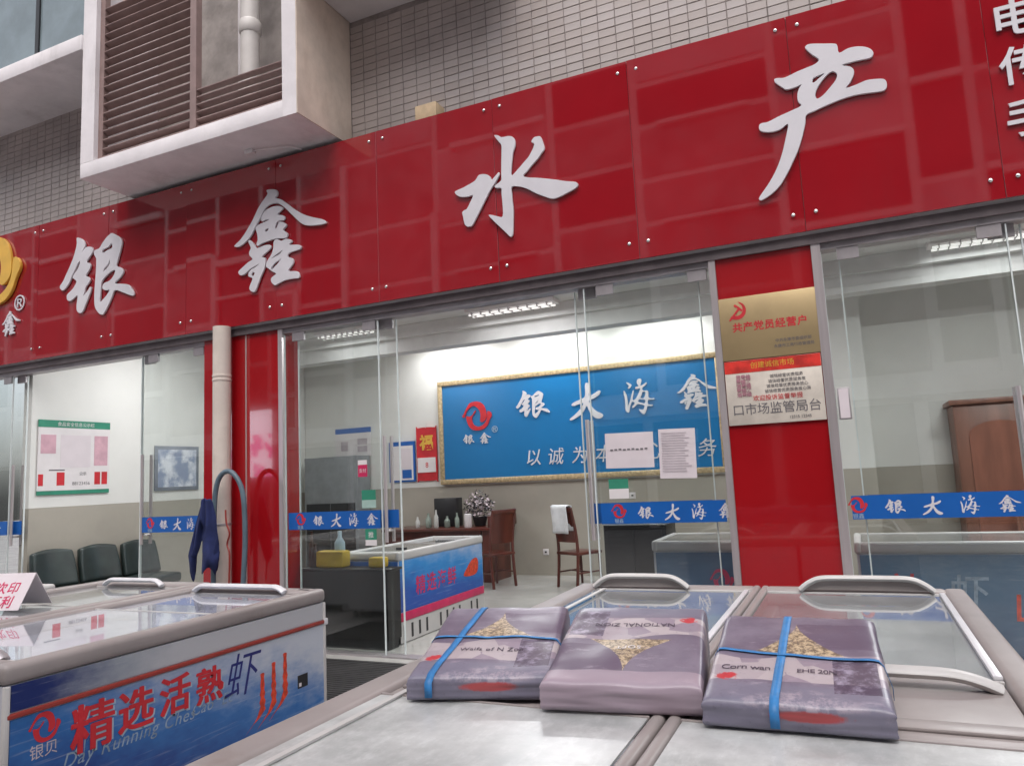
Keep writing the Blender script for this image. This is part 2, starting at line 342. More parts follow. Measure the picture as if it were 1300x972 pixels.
def mural(name, lo, mid, hi, axis='Y', y0=2.0, y1=3.9, z0=.1, z1=.65, nz=5.0):
    """sea-and-ice print: navy in the low near corner, pale haze at the far top"""
    m, nt, p = newmat(name); p.inputs['Roughness'].default_value = .32
    v, x, y, z = coords(nt)
    u = ((y if axis == 'Y' else x) - y0)/(y1-y0); w = (z-z0)/(z1-z0)
    n = noise_n(nt, v, nz, 6, .62, (1, 1, 1.8)); n2 = noise_n(nt, v, nz*3.2, 5, .7, (1, .5, 2.2))
    t = u*.42 + w*.55 + (n-.5)*.45 + (n2-.5)*.16
    c = mixc(nt, t.ramp(.12, .62), lo, mid); c = mixc(nt, t.ramp(.5, .95), c, hi)
    wv = noise_n(nt, v, nz*2.0, 3, .5, (1, .35, 7.0))
    c = mixc(nt, wv.ramp(.58, .75)*.25, c, hi)
    nt.links.new(c, p.inputs['Base Color']); return m
M_mural = mural('ocean_mural_print', (.006, .030, .19), (.032, .155, .42), (.52, .56, .62), y0=2.0, y1=3.5)
M_mural_band = mural('upper_band_print', (.008, .022, .13), (.30, .33, .37), (.46, .47, .49), y0=2.02, y1=2.42, z0=.0, z1=5.0, nz=7)
M_mural_in = mural('snow_mountain_print', (.01, .07, .36), (.03, .26, .62), (.55, .58, .68), y0=5.6, y1=9.0, z0=.34, z1=.80, nz=4)
M_mural_x = mural('dim_ocean_print', (.02, .05, .14), (.07, .16, .27), (.32, .35, .40), axis='X', y0=-2.2, y1=3.5, z0=.1, z1=1.1, nz=3)

# ------------------------------------------------------------------ ground
o = B().box(-60, 60, -60, 60, -.3, -.03).obj('ground', M_pave); o['kind'] = 'structure'
o = B().box(-40, 40, -7.4, 5.45, -.029, 0.0).obj('pavement', M_pave); o['kind'] = 'structure'

# ------------------------------------------------------------------ shop building
shop = thing('shop_building', 'grey tiled building with open glass shopfront and red clad pillars', 'building', (-3.5, 5.6, 0))
YT = 5.75
floor = part('floor', M_floor, shop, -12, 9, 5.46, 12.0, -.1, .004)
part('threshold', M_steel2, shop, -12, 9, 5.58, 5.70, .0045, .016)
wall = part('wall', M_grout, shop, -12, 9, YT, YT+.25, 3.4, 8.6)
# header behind and under the fascia
part('header_beam', M_plaster, shop, -12, 9, 5.56, 5.745, 3.06, 3.6)
part('door_track', M_steel2, shop, -12, 9, 5.585, 5.70, 2.985, 3.058, label='dull steel sliding door track under the red fascia')
part('track_lip', M_darksteel, shop, -12, 9, 5.55, 5.584, 3.03, 3.10)
# back wall, painted in two heights, with a white column on it
bw = part('back_wall', M_wall, shop, -9.2, 9, 10.65, 10.85, 1.40, 4.2)
part('wainscot', M_wains, shop, -9.2, 9, 10.645, 10.86, 0, 1.398)
sw = part('side_wall', M_wall, shop, -9.05, -8.9, 5.72, 10.64, 1.40, 3.8)
part('wainscot', M_wains, shop, -9.055, -8.895, 5.72, 10.64, 0, 1.398)
part('column', M_wall, shop, -.35, .25, 10.2, 10.64, 1.40, 3.8)
part('wainscot', M_wains, shop, -.355, .255, 10.195, 10.64, 0, 1.398)
part('end_wall', M_wall, shop, 5.2, 5.4, 5.8, 10.6, 0, 3.8)
part('far_left_wall', M_wall, shop, -12, -9.06, 7.6, 7.8, 0, 3.8)
part('ceiling', M_ceil, shop, -12, 9, 5.78, 10.9, 3.8, 3.95)
part('ceiling_beam', M_ceil, shop, -8.88, 5.19, 9.30, 9.55, 3.42, 3.798)
part('cornice', M_ceil, shop, -8.88, 5.19, 9.20, 9.298, 3.62, 3.797)
part('cornice', M_ceil, shop, .3, 5.19, 8.1, 8.3, 3.62, 3.797)
# upper slab that closes the top of the tiled strip
part('soffit_slab', M_soffit, shop, -4.17, -2.3, 4.9, YT-.002, 6.09, 6.5)
# roof and upper storeys behind, so the place is closed
part('upper_storey', M_plaster, shop, -4.16, -2.31, 4.91, YT-.004, 6.505, 8.2)

# pillars
def pillar(x0, x1, label):
    p = part('pillar', M_redcol, shop, x0, x1, 5.58, 5.80, 0, 3.05, label=label)
    return p
pl = pillar(-5.955, -4.93, 'glossy red clad pillar behind the cream downpipe')
pr = pillar(-.795, -.13, 'red clad pillar carrying a brass plaque and a notice')
part('joint_strip', M_steel, pl, -5.40, -5.385, 5.576, 5.58, 0, 3.05)
for x in (-4.975,): part('steel_trim', M_steel, pl, x, x+.05, 5.566, 5.60, 0, 3.05)
part('steel_trim', M_steel, pr, -.845, -.796, 5.56, 5.60, 0, 3.05)
part('steel_trim', M_steel, pr, -.129, -.068, 5.56, 5.60, 0, 3.05)

# wall tiles, stack bond, each tile a piece of the wall
tw, th, gap = .150, .074, .007
tbm = bmesh.new(); bmesh.ops.create_cube(tbm, size=1.0)
for v in tbm.verts: v.co = (v.co.x*(tw-gap), v.co.y*.008, v.co.z*(th-gap))
bmesh.ops.bevel(tbm, geom=[e for e in tbm.edges if all(v.co.y < 0 for v in e.verts)], offset=.0018, segments=1, affect='EDGES')
tme = bpy.data.meshes.new('tile_mesh'); tbm.to_mesh(tme); tbm.free(); tme.materials.append(M_tile)
tme2 = tme.copy(); tme2.materials.clear(); tme2.materials.append(M_tile2)
cells = []
for region in ((-4.17, 1.2, 4.70, 6.09), (-9.9, -6.4, 4.70, 6.6)):
    nx = int((region[1]-region[0])/tw); nz = int((region[3]-region[2])/th)
    for i in range(nx):
        for j in range(nz): cells.append((region[0]+(i+.5)*tw, region[2]+(j+.5)*th))
def vis(c):
    x, z = c; d2 = x*x+5.7**2+(z-1.5)**2
    seen = (x > -4.17 and z > 4.76 and z < 4.76+.42*max(0, 1.4-x)) or (x < -6.6 and z > 4.8)
    return (0 if seen else 1, d2)
cells.sort(key=vis)
rest = bmesh.new()
rng = random.Random(3)
for k, (x, z) in enumerate(cells):
    j = (rng.uniform(-.0015, .0015), rng.uniform(0, .0018), rng.uniform(-.0012, .0012))
    if k < 300:
        t = link('tile', tme if rng.random() < .6 else tme2, None, wall)
        t.location = (x+j[0], YT-.004+j[1], z+j[2]); t.rotation_euler = (rng.uniform(-.012, .012), 0, rng.uniform(-.008, .008))
    else:
        b = bmesh.ops.create_cube(rest, size=1.0)
        for v in b['verts']: v.co = (x+j[0]+v.co.x*(tw-gap), YT-.004+j[1]+v.co.y*.008, z+j[2]+v.co.z*(th-gap))
me = bpy.data.meshes.new('m'); rest.to_mesh(me); rest.free()
o = link('tile_field', me, M_tile, wall); o['kind'] = 'stuff'

# ------------------------------------------------------------------ red fascia sign
sign = thing('shop_sign', 'long red glossy fascia sign with white brush characters over the shopfront', 'sign', (-3.5, 5.5, 3.1))
Z0, Z1, YS = 3.115, 4.735, 5.50
part('backing', M_darksteel, sign, -11.4, 7.1, YS+.012, 5.548, Z0+.01, Z1-.01)
jx = [1.053+1.197*k for k in range(-10, 6)]
rng = random.Random(11)
for a, b in zip(jx[:-1], jx[1:]):
    me = B().box(-(b-a)/2+.0015, (b-a)/2-.0015, 0, .010, Z0, Z1, bev=.0015, seg=1).mesh()
    me.transform(Matrix.Translation((0, 0, -(Z0+Z1)/2)))
    p = link('panel', me, M_red, sign); p.location = ((a+b)/2, YS, (Z0+Z1)/2)
    p.rotation_euler = (rng.uniform(-.005, .005), 0, rng.uniform(-.006, .006))
scr = B().lathe(0, 0, [(.0, -.001), (.013, 0), (.013, .004), (.009, .008), (.0, .009)], 10).mesh(True); scr.materials.append(M_screw)
scr.transform(Matrix.Rotation(R(90), 4, 'X'))
for x in jx[1:-1]:
    for dx in (-.075, .075):
        for z in (Z0+.13, Z1-.085):
            s = link('screw_cap', scr, None, sign); s.location = (x+dx, YS-.004, z)
def glyph(ch, parent, m, o, ux, uy, size, ext=.001, bevel=0.0, name='lettering', k=3, label=None):
    (cx, cz, s), polys = GLYPH[ch]
    me = shape_mesh(polys, size/1000.0, ext, bevel, k); place(me, o, ux, uy)
    return link(name, me, m, parent, label)
for ch in '银鑫水产':
    (cx, cz, s), _ = GLYPH[ch]
    glyph(ch, sign, M_white_letter, (cx, YS-.006, cz), FX, FZ, s, ext=.016, bevel=.002, name='character', label='raised white brush character '+ch)
# logo at the left end: yellow ring of two fish, small name and registered mark
L1 = [(-235,-5),(-245,15),(-215,55),(-175,120),(-115,200),(-45,222),(25,222),(85,200),(135,150),(165,70),(175,0),(165,-50),(125,-90),(80,-100),(60,-70),(70,-10),(65,50),(35,110),(-15,150),(-65,155),(-115,130),(-155,90),(-190,30),(-205,-5)]
L2 = [(-175,10),(-115,0),(-65,25),(-35,70),(-5,85),(-20,50),(-65,0),(-80,-50),(-65,-110),(-25,-150),(35,-165),(95,-150),(145,-110),(175,-60),(185,0),(195,60),(240,45),(262,-10),(225,-70),(185,-150),(125,-200),(55,-220),(-25,-220),(-95,-190),(-145,-130),(-170,-60)]
me = shape_mesh([L1, L2], .92/480, .03, .003); place(me, (-9.30, YS-.006, 4.28), FX, FZ); link('logo', me, M_goldpaint, sign, 'yellow ring logo of two curled fish')
glyph('鑫', sign, M_white_letter, (-8.97, YS-.006, 3.60), FX, FZ, .34, ext=.012, bevel=.001, name='character', label='small white character under the logo')
glyph('银', sign, M_white_letter, (-9.42, YS-.006, 3.60), FX, FZ, .34, ext=.012, bevel=.001, name='character')
link('registered_mark', place(text_mesh('®', .26, .01), (-8.83, YS-.006, 3.83), FX, FZ), M_white_letter, sign)
for row, z in (('电话', 4.30), ('传真', 3.97), ('手机', 3.62)):
    for i, ch in enumerate(row):
        link('contact_character', place(text_mesh(ch, .27, .012, off=.004), (1.235+i*.32, YS-.006, z), FX, FZ), M_white_letter, sign)
o = tag(part('timber_block', M_cardboard, None, -3.34, -3.12, 5.56, 5.72, 4.737, 4.90, bev=.004), 'pale timber block lying on top edge of the red fascia', 'block')

# ------------------------------------------------------------------ projecting equipment enclosure with louvres
enc = thing('equipment_enclosure', 'white projecting equipment enclosure with brown louvred front above the red sign', 'enclosure', (-5.6, 5.3, 4.78))
ex0, ex1, ey, ez = -7.05, -4.18, 4.95, 4.79
part('base_slab', M_plaster, enc, ex0, ex1-.171, ey, YT-.002, ez, ez+.16, bev=.006)
part('side_panel', M_plaster, enc, ex0, ex0+.20, ey+.001, YT-.003, ez+.161, 8.0)
part('side_panel', M_plaster, enc, ex1-.17, ex1-.012, ey, YT-.003, ez, 8.0)
part('cheek_render', M_stain, enc, ex1-.0115, ex1, ey+.002, YT-.003, ez+.001, 8.0, label='stained beige right cheek of the enclosure')
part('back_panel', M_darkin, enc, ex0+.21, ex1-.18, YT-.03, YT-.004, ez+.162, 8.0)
part('louvre_frame', M_brown, enc, ex0+.201, ex0+.27, ey+.05, ey+.11, ez+.162, 8.0)
part('louvre_frame', M_brown, enc, -5.53, -5.45, ey+.04, ey+.11, ez+.162, 8.0)
part('louvre_frame', M_brown, enc, ex1-.20, ex1-.172, ey+.05, ey+.11, ez+.162, 8.0)
part('louvre_frame', M_brown, enc, ex0+.271, -5.531, ey+.05, ey+.11, ez+.162, ez+.205)
part('louvre_frame', M_brown, enc, -5.449, ex1-.201, ey+.05, ey+.11, ez+.162, ez+.205)
def slat(x0, x1, z, tilt):
    b = B(); b.box(x0, x1, -.036, .036, -.007, .007, bev=.003, seg=1); me = b.mesh()
    me.transform(Matrix.Translation((0, ey+.08, z)) @ Matrix.Rotation(tilt, 4, 'X')); return link('slat', me, M_brown, enc)
for k in range(17): slat(ex0+.272, -5.532, ez+.27+.098*k, R(-24+3*math.sin(k*2.1)))
for k in range(5): slat(-5.448, ex1-.202, ez+.26+.078*k, R(-20+4*k))
B().tube([(-5.15, 5.4, ez+.2), (-5.15, 5.4, 7.9)], .095, 14).obj('drain_pipe', M_pvcw, enc, True)
B().lathe(-5.15, 5.4, [(.10, ez+1.28), (.112, ez+1.30), (.112, ez+1.40), (.10, ez+1.42)]).obj('pipe_collar', M_pvcw, enc, True)
B().tube([(-5.42, 5.55, ez+.2), (-5.42, 5.55, 7.9)], .03, 8).obj('drain_pipe', M_soffit, enc, True)
B().tube([(-4.86, 5.6, ez+.75), (-4.87, 5.58, ez+1.0), (-4.80, 5.6, ez+1.22), (-4.88, 5.6, ez+1.2), (-4.86, 5.6, 7.5)], .016, 6).obj('cable', M_blackplastic, enc, True)

# ------------------------------------------------------------------ bay window at the far left
bay = thing('bay_window', 'white framed bay window with dark bars at upper left corner', 'window', (-8.6, 5.3, 6.2))
part('sill', M_plaster, bay, -11, -7.053, 4.93, YT-.002, 6.23, 6.40, bev=.006)
part('frame', M_blackplastic, bay, -11, -7.054, 5.02, 5.08, 6.402, 6.45)
for x in (-7.10, -7.95, -9.0, -10.05): part('mullion', M_blackplastic, bay, x-.03, x+.03, 5.025, 5.075, 6.451, 8.2)
M_winglass = mat('dark_window_glass', (.20, .25, .27), .05, var=.2, scale=1.2)
for a, b in ((-7.92, -7.13), (-8.97, -7.98), (-10.02, -9.03)): part('pane', M_winglass, bay, a, b, 5.045, 5.055, 6.451, 8.2)
# ------------------------------------------------------------------ glass doors
def stripe(parent, x0, x1, y, chars=True, cx=None, pitch=.2):
    s = part('blue_stripe', M_blue, parent, x0, x1, y-.0020, y-.0005, 1.105, 1.262)
    if chars:
        c = (x0+x1)/2 if cx is None else cx
        me = shape_mesh([L1, L2], .115/480, .0006); place(me, (c-pitch*1.95, y-.0024, 1.20), FX, FZ); link('logo', me, M_redink, s)
        link('lettering', place(text_mesh('银鑫', .035, .0006), (c-pitch*1.95, y-.0024, 1.127), FX, FZ), M_paleink, s)
        for i, ch in enumerate('银大海鑫'):
            glyph(ch, s, M_white_letter, (c+(i-.9)*pitch, y-.0024, 1.185), FX, FZ, .122, ext=.0008, k=2)
    return s
def handle(parent, x, y0, y1, z0=.98, z1=1.92):
    for y in (y0, y1): B().tube([(x, y, z0), (x, y, z1)], .016, 12).obj('pull_bar', M_steel, parent, True)
    for z in (z0+.12, z1-.14): B().tube([(x, y0, z), (x, y1, z)], .010, 8).obj('standoff', M_steel, parent, True)
def fixed(x0, x1, label, cx=None, pitch=.2, clamp=True):
    t = thing('glass_panel', label, 'glass panel', ((x0+x1)/2, 5.605, .017), 'fixed glass panels of the shopfront')
    part('pane', M_glass, t, x0, x1, 5.60, 5.61, .02, 2.975)
    stripe(t, x0+.03, x1-.015, 5.60, True, cx, pitch)
    part('clamp', M_steel2, t, x0+.10, x0+.24, 5.592, 5.618, 2.90, 2.984)
    part('clamp', M_steel2, t, x1-.16, x1-.02, 5.592, 5.618, 2.90, 2.984)
    part('edge', M_glassedge, t, x0-.009, x0, 5.597, 5.613, .02, 2.975)
    part('edge', M_glassedge, t, x1, x1+.009, 5.597, 5.613, .02, 2.975)
    return t
def sliding(x0, x1, side, label, hx):
    t = thing('sliding_door', label, 'door', ((x0+x1)/2, 5.665, .017), 'sliding glass doors of the shopfront')
    part('pane', M_glass, t, x0, x1, 5.66, 5.67, .02, 2.975)
    part('edge', M_glassedge, t, x0-.009, x0, 5.657, 5.673, .02, 2.975)
    part('edge', M_glassedge, t, x1, x1+.009, 5.657, 5.673, .02, 2.975)
    part('blue_stripe', M_blue, t, x0+.02, x1-.02, 5.657, 5.6595, 1.105, 1.262)
    part('clamp', M_steel2, t, (x1-.18 if side > 0 else x0+.03), (x1-.03 if side > 0 else x0+.18), 5.652, 5.678, 2.90, 2.984)
    B().tube([(hx, 5.66-.05, .98), (hx, 5.66-.05, 1.92)], .016, 12).obj('pull_bar', M_steel, t, True)
    B().tube([(hx, 5.67+.05, .98), (hx, 5.67+.05, 1.92)], .016, 12).obj('pull_bar', M_steel, t, True)
    for z in (1.08, 1.78): B().tube([(hx, 5.61, z), (hx, 5.72, z)], .011, 8).obj('standoff', M_steel, t, True)
    B().lathe(0, 0, [(.0, 0), (.035, 0), (.035, .02), (.0, .02)]).obj('lock', M_steel2, t, True)
    t.children[-1].data.transform(Matrix.Translation((hx+.055*side, 5.656, 1.36)) @ Matrix.Rotation(R(90), 4, 'X'))
    return t
fixed(-10.3, -9.08, 'fixed glass panel with blue stripe at the far left edge')
sliding(-10.2, -8.90, 1, 'sliding glass door with steel pull bar at the far left edge', -9.03)
fixed(-6.88, -5.96, 'fixed glass panel with blue stripe left of the cream downpipe', cx=-6.36, pitch=.19)
sliding(-6.94, -6.0, -1, 'sliding glass door with steel pull bar left of the cream downpipe', -6.87)
fixed(-4.92, -3.84, 'fixed glass panel with blue stripe beside the left red pillar', cx=-4.36)
sliding(-4.80, -3.68, 1, 'sliding glass door with pull bar in front of the blue painted freezer', -3.80)
fixed(-1.84, -.85, 'fixed glass panel with two taped papers left of the brass plaque', cx=-1.28)
sliding(-1.94, -.95, -1, 'sliding glass door with pull bar next to the two taped papers', -1.885)
fixed(-.065, 1.04, 'fixed glass panel with blue stripe right of the brass plaque', cx=.42, pitch=.215)
sliding(.05, 1.13, 1, 'sliding glass door with pull bar at the right edge', 1.0)
t = thing('keypad', 'small pink framed switch plate on right pillar trim', 'switch', (-.05, 5.58, 1.85))
part('plate', M_steel2, t, -.055, .025, 5.565, 5.598, 1.78, 2.0, bev=.004); part('face', M_pinkpaper, t, -.045, .015, 5.562, 5.566, 1.79, 1.99)

# papers and stickers on the glass
def paper(name, label, cat, x0, x1, z0, z1, m, y=5.5995, rot=0.0, group=None):
    b = B(); b.grid(4, 4, lambda u, v: (-(x1-x0)/2+u*(x1-x0), -.004*math.sin(u*3.1)*v*(1-v)*3-.0006, -(z1-z0)/2+v*(z1-z0)))
    b.grid(4, 4, lambda u, v: (-(x1-x0)/2+u*(x1-x0), -.004*math.sin(u*3.1)*v*(1-v)*3-.0002, -(z1-z0)/2+v*(z1-z0)))
    o = b.obj(name, m); o.location = ((x0+x1)/2, y, (z0+z1)/2); o.rotation_euler[1] = rot
    tag(o, label, cat, group); LOC[o.name] = Vector((0, 0, 0)); return o
def line(parent, x0, x1, z, h, m=M_ink, y=-.0055, name='print_line'):
    me = B().box(x0, x1, y-.0002, y, z-h/2, z+h/2).mesh(); return link(name, me, m, parent, local=True)
p = paper('taped_paper', 'wide pinkish paper taped on glass with one printed line', 'paper', -1.745, -1.365, 1.525, 1.795, M_pinkpaper, rot=R(1.2))
for i in range(9): line(p, -.15+i*.034, -.15+i*.034+.022, .005+.002*(i % 3), .012)
p = paper('taped_paper', 'upright pinkish paper taped on glass, densely printed', 'paper', -1.325, -1.05, 1.43, 1.80, M_pinkpaper, rot=R(1.5))
M_faint = mat('faint_ink', (.50, .44, .47), .8)
for i in range(16):
    w = random.uniform(.17, .23); line(p, -.115, -.115+w, .155-i*.019, .006, M_faint)
def sticker(label, x0, x1, z0, z1, top, bot, split):
    t = thing('sticker', label, 'sticker', ((x0+x1)/2, 5.599, z0), None)
    part('print', top, t, x0, x1, 5.5975, 5.5990, z0+(z1-z0)*split, z1)
    part('lower_print', bot, t, x0, x1, 5.5977, 5.5990, z0, z0+(z1-z0)*split-.0005)
    return t
M_pinkprint = mat('magenta_print', (.55, .02, .10), .5)
t = sticker('green and white sticker below the wide taped paper', -1.735, -1.58, 1.295, 1.445, M_green, M_paper, .5)
t = sticker('small white and magenta sticker on the left glass panel', -4.085, -3.985, 1.565, 1.715, M_paper, M_pinkprint, .72)
link('lettering', place(text_mesh('支付', .04, .0006), (-4.035, 5.5970, 1.62), FX, FZ), M_paper, t)
t = sticker('pale green sticker just above the blue stripe beside pull bar', -4.05, -3.90, 1.285, 1.445, M_green, mat('mint_print', (.35, .5, .45), .5), .45)
t = sticker('green sticker just below the blue stripe beside pull bar', -4.02, -3.90, .955, 1.10, M_green, M_paper, .35)
link('lettering', place(text_mesh('推', .06, .0006), (-3.96, 5.5970, 1.05), FX, FZ), M_paper, t)

# plaque and notice on the right pillar
t = thing('brass_plaque', 'brass plaque with red characters on right red pillar', 'plaque', (-.46, 5.575, 2.26))
part('plate', M_gold, t, -.795, -.125, 5.562, 5.578, 2.262, 2.725, bev=.002)
def put(txt, parent, m, x, y, z, s, ext=.001, off=0.0, sp=1.0, shear=0.0, name='lettering'):
    return link(name, place(text_mesh(txt, s, ext, off=off, spacing=sp, shear=shear), (x, y, z), FX, FZ), m, parent)
put('共产党员经营户', t, M_redink, -.455, 5.5615, 2.50, .072, off=.0015, sp=1.06)
put('中共永康市委组织部', t, M_ink, -.30, 5.5615, 2.375, .027); put('永康市工商行政管理局', t, M_ink, -.30, 5.5615, 2.335, .027)
hs = [[(-40,-40),(-10,-55),(25,-50),(50,-25),(55,10),(40,40),(10,55),(32,30),(36,5),(28,-20),(5,-32),(-20,-28)], [(-45,-50),(-38,-58),(15,0),(25,-8),(34,2),(-5,40),(-14,30),(-4,20),(6,10)]]
for i, poly in enumerate(hs): link('emblem', place(shape_mesh([poly], .0012, .001, 0, 2), (-.67, 5.5615-.0008*i, 2.625), FX, FZ), M_redink, t)
t = thing('notice_board', 'white notice with red header fixed below the brass plaque', 'notice', (-.46, 5.57, 1.79))
part('sheet', mat('cream_sheet', (.66, .60, .52), .6), t, -.79, -.135, 5.563, 5.575, 1.79, 2.255, bev=.001)
part('header', mat('red_header', (.58, .03, .02), .5, var=.3, scale=12), t, -.789, -.136, 5.5615, 5.5628, 2.165, 2.254)
put('创建诚信市场', t, M_goldpaint, -.46, 5.5610, 2.215, .05)
M_pinkblk = mat('pink_print', (.42, .20, .24), .6)
for i in range(5): put('消费维权'[i % 2:i % 2+3], t, M_pinkblk, -.665, 5.5615, 2.135-.032*i, .034, off=.0012)
for i in range(4): put('诚信经营优质服务放心消费'[:8+i], t, M_ink, -.37, 5.5615, 2.125-.035*i, .028)
put('欢迎投诉监督举报', t, M_redink, -.44, 5.5615, 1.975, .042)
put('口市场监管局台', t, M_ink, -.455, 5.5615, 1.90, .088, sp=.95); put('12315 12345', t, M_ink, -.30, 5.5615, 1.825, .028)

# ------------------------------------------------------------------ downpipe, hose, cloth
pp = thing('downpipe', 'cream plastic downpipe standing in front of the left red pillar', 'pipe', (-5.63, 5.46, 0))
B().tube([(-5.585, 5.455, 0), (-5.585, 5.455, 1.6), (-5.585, 5.455, 3.114)], .086, 20).obj('pipe', M_pvc, pp, True)
for z in (2.62, 2.58, 1.18): B().lathe(-5.585, 5.455, [(.087, z-.012), (.091, z-.008), (.091, z+.008), (.087, z+.012)], 20).obj('clip', M_pvc if z != 1.18 else M_steel2, pp, True)
hp = [(-5.53, 5.31, .0), (-5.54, 5.31, .6), (-5.535, 5.31, 1.2), (-5.51, 5.31, 1.52), (-5.43, 5.31, 1.66), (-5.30, 5.31, 1.66), (-5.18, 5.31, 1.48), (-5.15, 5.31, 1.1), (-5.17, 5.31, .7), (-5.20, 5.31, .3), (-5.22, 5.32, 0.02)]
def spl(pts, k=5):
    out = []; n = len(pts)
    for i in range(n-1):
        a, b, c, d = (Vector(pts[min(max(i+j-1, 0), n-1)]) for j in range(4))
        for s in range(k):
            t = s/k; out.append(.5*((2*b)+(c-a)*t+(2*a-5*b+4*c-d)*t*t+(3*b-a-3*c+d)*t**3))
    out.append(Vector(pts[-1])); return out
o = B().tube(spl(hp), .024, 10).obj('water_hose', M_hose, None, True); tag(o, 'blue grey hose looped over the cream downpipe', 'hose')
b = B()
def drape(u, v):
    w = .07+.25*min(1, v*1.3)**.8
    nn = noise.noise(Vector((u*3, v*2.5, 4)))
    x = -5.545+(u-.5)*w*1.1-.07*v*(.5+nn); z = 1.43-(.56+.13*math.sin(u*9+1)+.07*math.sin(u*23))*v+.015*nn
    y = 5.235-.03*math.sin(u*17+v*3+nn*3)*(.2+v)-.04*math.sin(u*math.pi)+.03*nn
    return (x, y, z)
b.grid(48, 30, drape); o = b.obj('hanging_cloth', M_cloth, None, True, angle=180); tag(o, 'navy blue cloth hanging beside the cream downpipe', 'cloth')
sm = o.modifiers.new('thick', 'SOLIDIFY'); sm.thickness = .006
o = B().tube(spl([(-5.42, 5.34, 1.32), (-5.40, 5.33, 1.2), (-5.36, 5.33, 1.1), (-5.40, 5.34, 1.0), (-5.36, 5.33, .9), (-5.38, 5.34, .6)]), .008, 6).obj('rope', M_bumper, None, True); tag(o, 'thin red cord hanging next to the downpipe', 'cord')

# ------------------------------------------------------------------ chest freezers outside
def ring_rim(b, x0, x1, y0, y1, z0, z1, wl, wr, wn, wf, bev=.028):
    b.box(x0, x0+wl, y0, y1, z0, z1, bev=min(bev, wl*.4), seg=4); b.box(x1-wr, x1, y0, y1, z0, z1, bev=min(bev, wr*.4), seg=4)
    b.box(x0+wl-.02, x1-wr+.02, y0+.001, y0+wn, z0+.001, z1-.001, bev=bev*.9, seg=3); b.box(x0+wl-.02, x1-wr+.02, y1-wf, y1-.001, z0+.001, z1-.001, bev=bev*.9, seg=3)
def arch(x0, x1, y, z, h=.05, r=.014, inset=.09):
    return spl([(x0, y, z), (x0+inset*.45, y, z+h*.62), (x0+inset, y, z+h), (x0+inset*2, y, z+h*1.06), (x1-inset*2, y, z+h*1.06), (x1-inset, y, z+h), (x1-inset*.45, y, z+h*.62), (x1, y, z)], 4)
def chest(label, x0, x1, y0, y1, zt, wl=.10, wr=.10, wn=.10, wf=.10, group='chest freezers in front of the shop', rim=M_rim):
    t = thing('chest_freezer', label, 'freezer', ((x0+x1)/2, (y0+y1)/2, 0), group)
    zb = zt-.085
    b = B()
    b.box(x0+.012, x0+.075, y0+.012, y1-.012, .09, zb); b.box(x1-.075, x1-.012, y0+.012, y1-.012, .09, zb)
    b.box(x0+.076, x1-.076, y0+.013, y0+.075, .09, zb); b.box(x0+.076, x1-.076, y1-.075, y1-.013, .09, zb)
    b.box(x0+.076, x1-.076, y0+.076, y1-.076, .09, .15)
    b.obj('body', M_fzwhite, t)
    b = B()
    for (a, c, d, e) in ((x0+.076, x0+.082, y0+.076, y1-.076), (x1-.082, x1-.076, y0+.076, y1-.076), (x0+.083, x1-.083, y0+.076, y0+.082), (x0+.083, x1-.083, y1-.082, y1-.076)):
        b.box(a, c, d, e, .152, zb-.002)
    b.box(x0+.083, x1-.083, y0+.083, y1-.083, .152, .30); b.obj('liner', M_liner, t)
    b = B(); ring_rim(b, x0, x1, y0, y1, zb+.001, zt, wl, wr, wn, wf); b.obj('top_rim', rim, t, True)
    for sx in (x0+.1, x1-.14):
        for sy in (y0+.1, y1-.14): part('foot', M_blackplastic, t, sx, sx+.04, sy, sy+.04, 0, .089)
    return t
def pack(label, x, y, z, lx, ly, lz, m, rz=0.0, group=None):
    b = B()
    def f(n):
        for v in n: pass
    bm = bmesh.new(); bmesh.ops.create_cube(bm, size=1.0); bmesh.ops.subdivide_edges(bm, edges=bm.edges[:], cuts=4, use_grid_fill=True)
    for v in bm.verts:
        c = v.co; q = Vector((c.x*2, c.y*2, 0)); pil = max(0, 1-max(abs(q.x), abs(q.y))**3)
        nz = noise.noise(Vector((c.x*5+x*7, c.y*5+y*3, c.z*4)))*.10
        v.co = (c.x*lx*(1+nz*.5), c.y*ly*(1+nz*.5), (c.z*(.35+.65*pil)+.5*(.35+.65*pil))*lz+nz*lz*.4)
    me = bpy.data.meshes.new('m'); bm.to_mesh(me); bm.free()
    for p in me.polygons: p.use_smooth = True
    o = link('frozen_pack', me, m); o.location = (x, y, z); o.rotation_euler[2] = rz
    return tag(o, label, 'frozen pack', group)
def lid(t, x0, x1, y0, y1, z, m, fr=M_rimlight, fw=.012):
    l = part('lid', m, t, x0, x1, y0, y1, z-.006, z)
    for a in ((x0-.004, x1+.004, y0-fw, y0-.0005), (x0-.004, x1+.004, y1+.0005, y1+fw)):
        part('lid_edge', fr, l, a[0], a[1], a[2], a[3], z-.009, z+.004, bev=.003)
    return l
M_engink = mat('dull_blue_ink', (.24, .32, .42), .5, var=.3, scale=20)
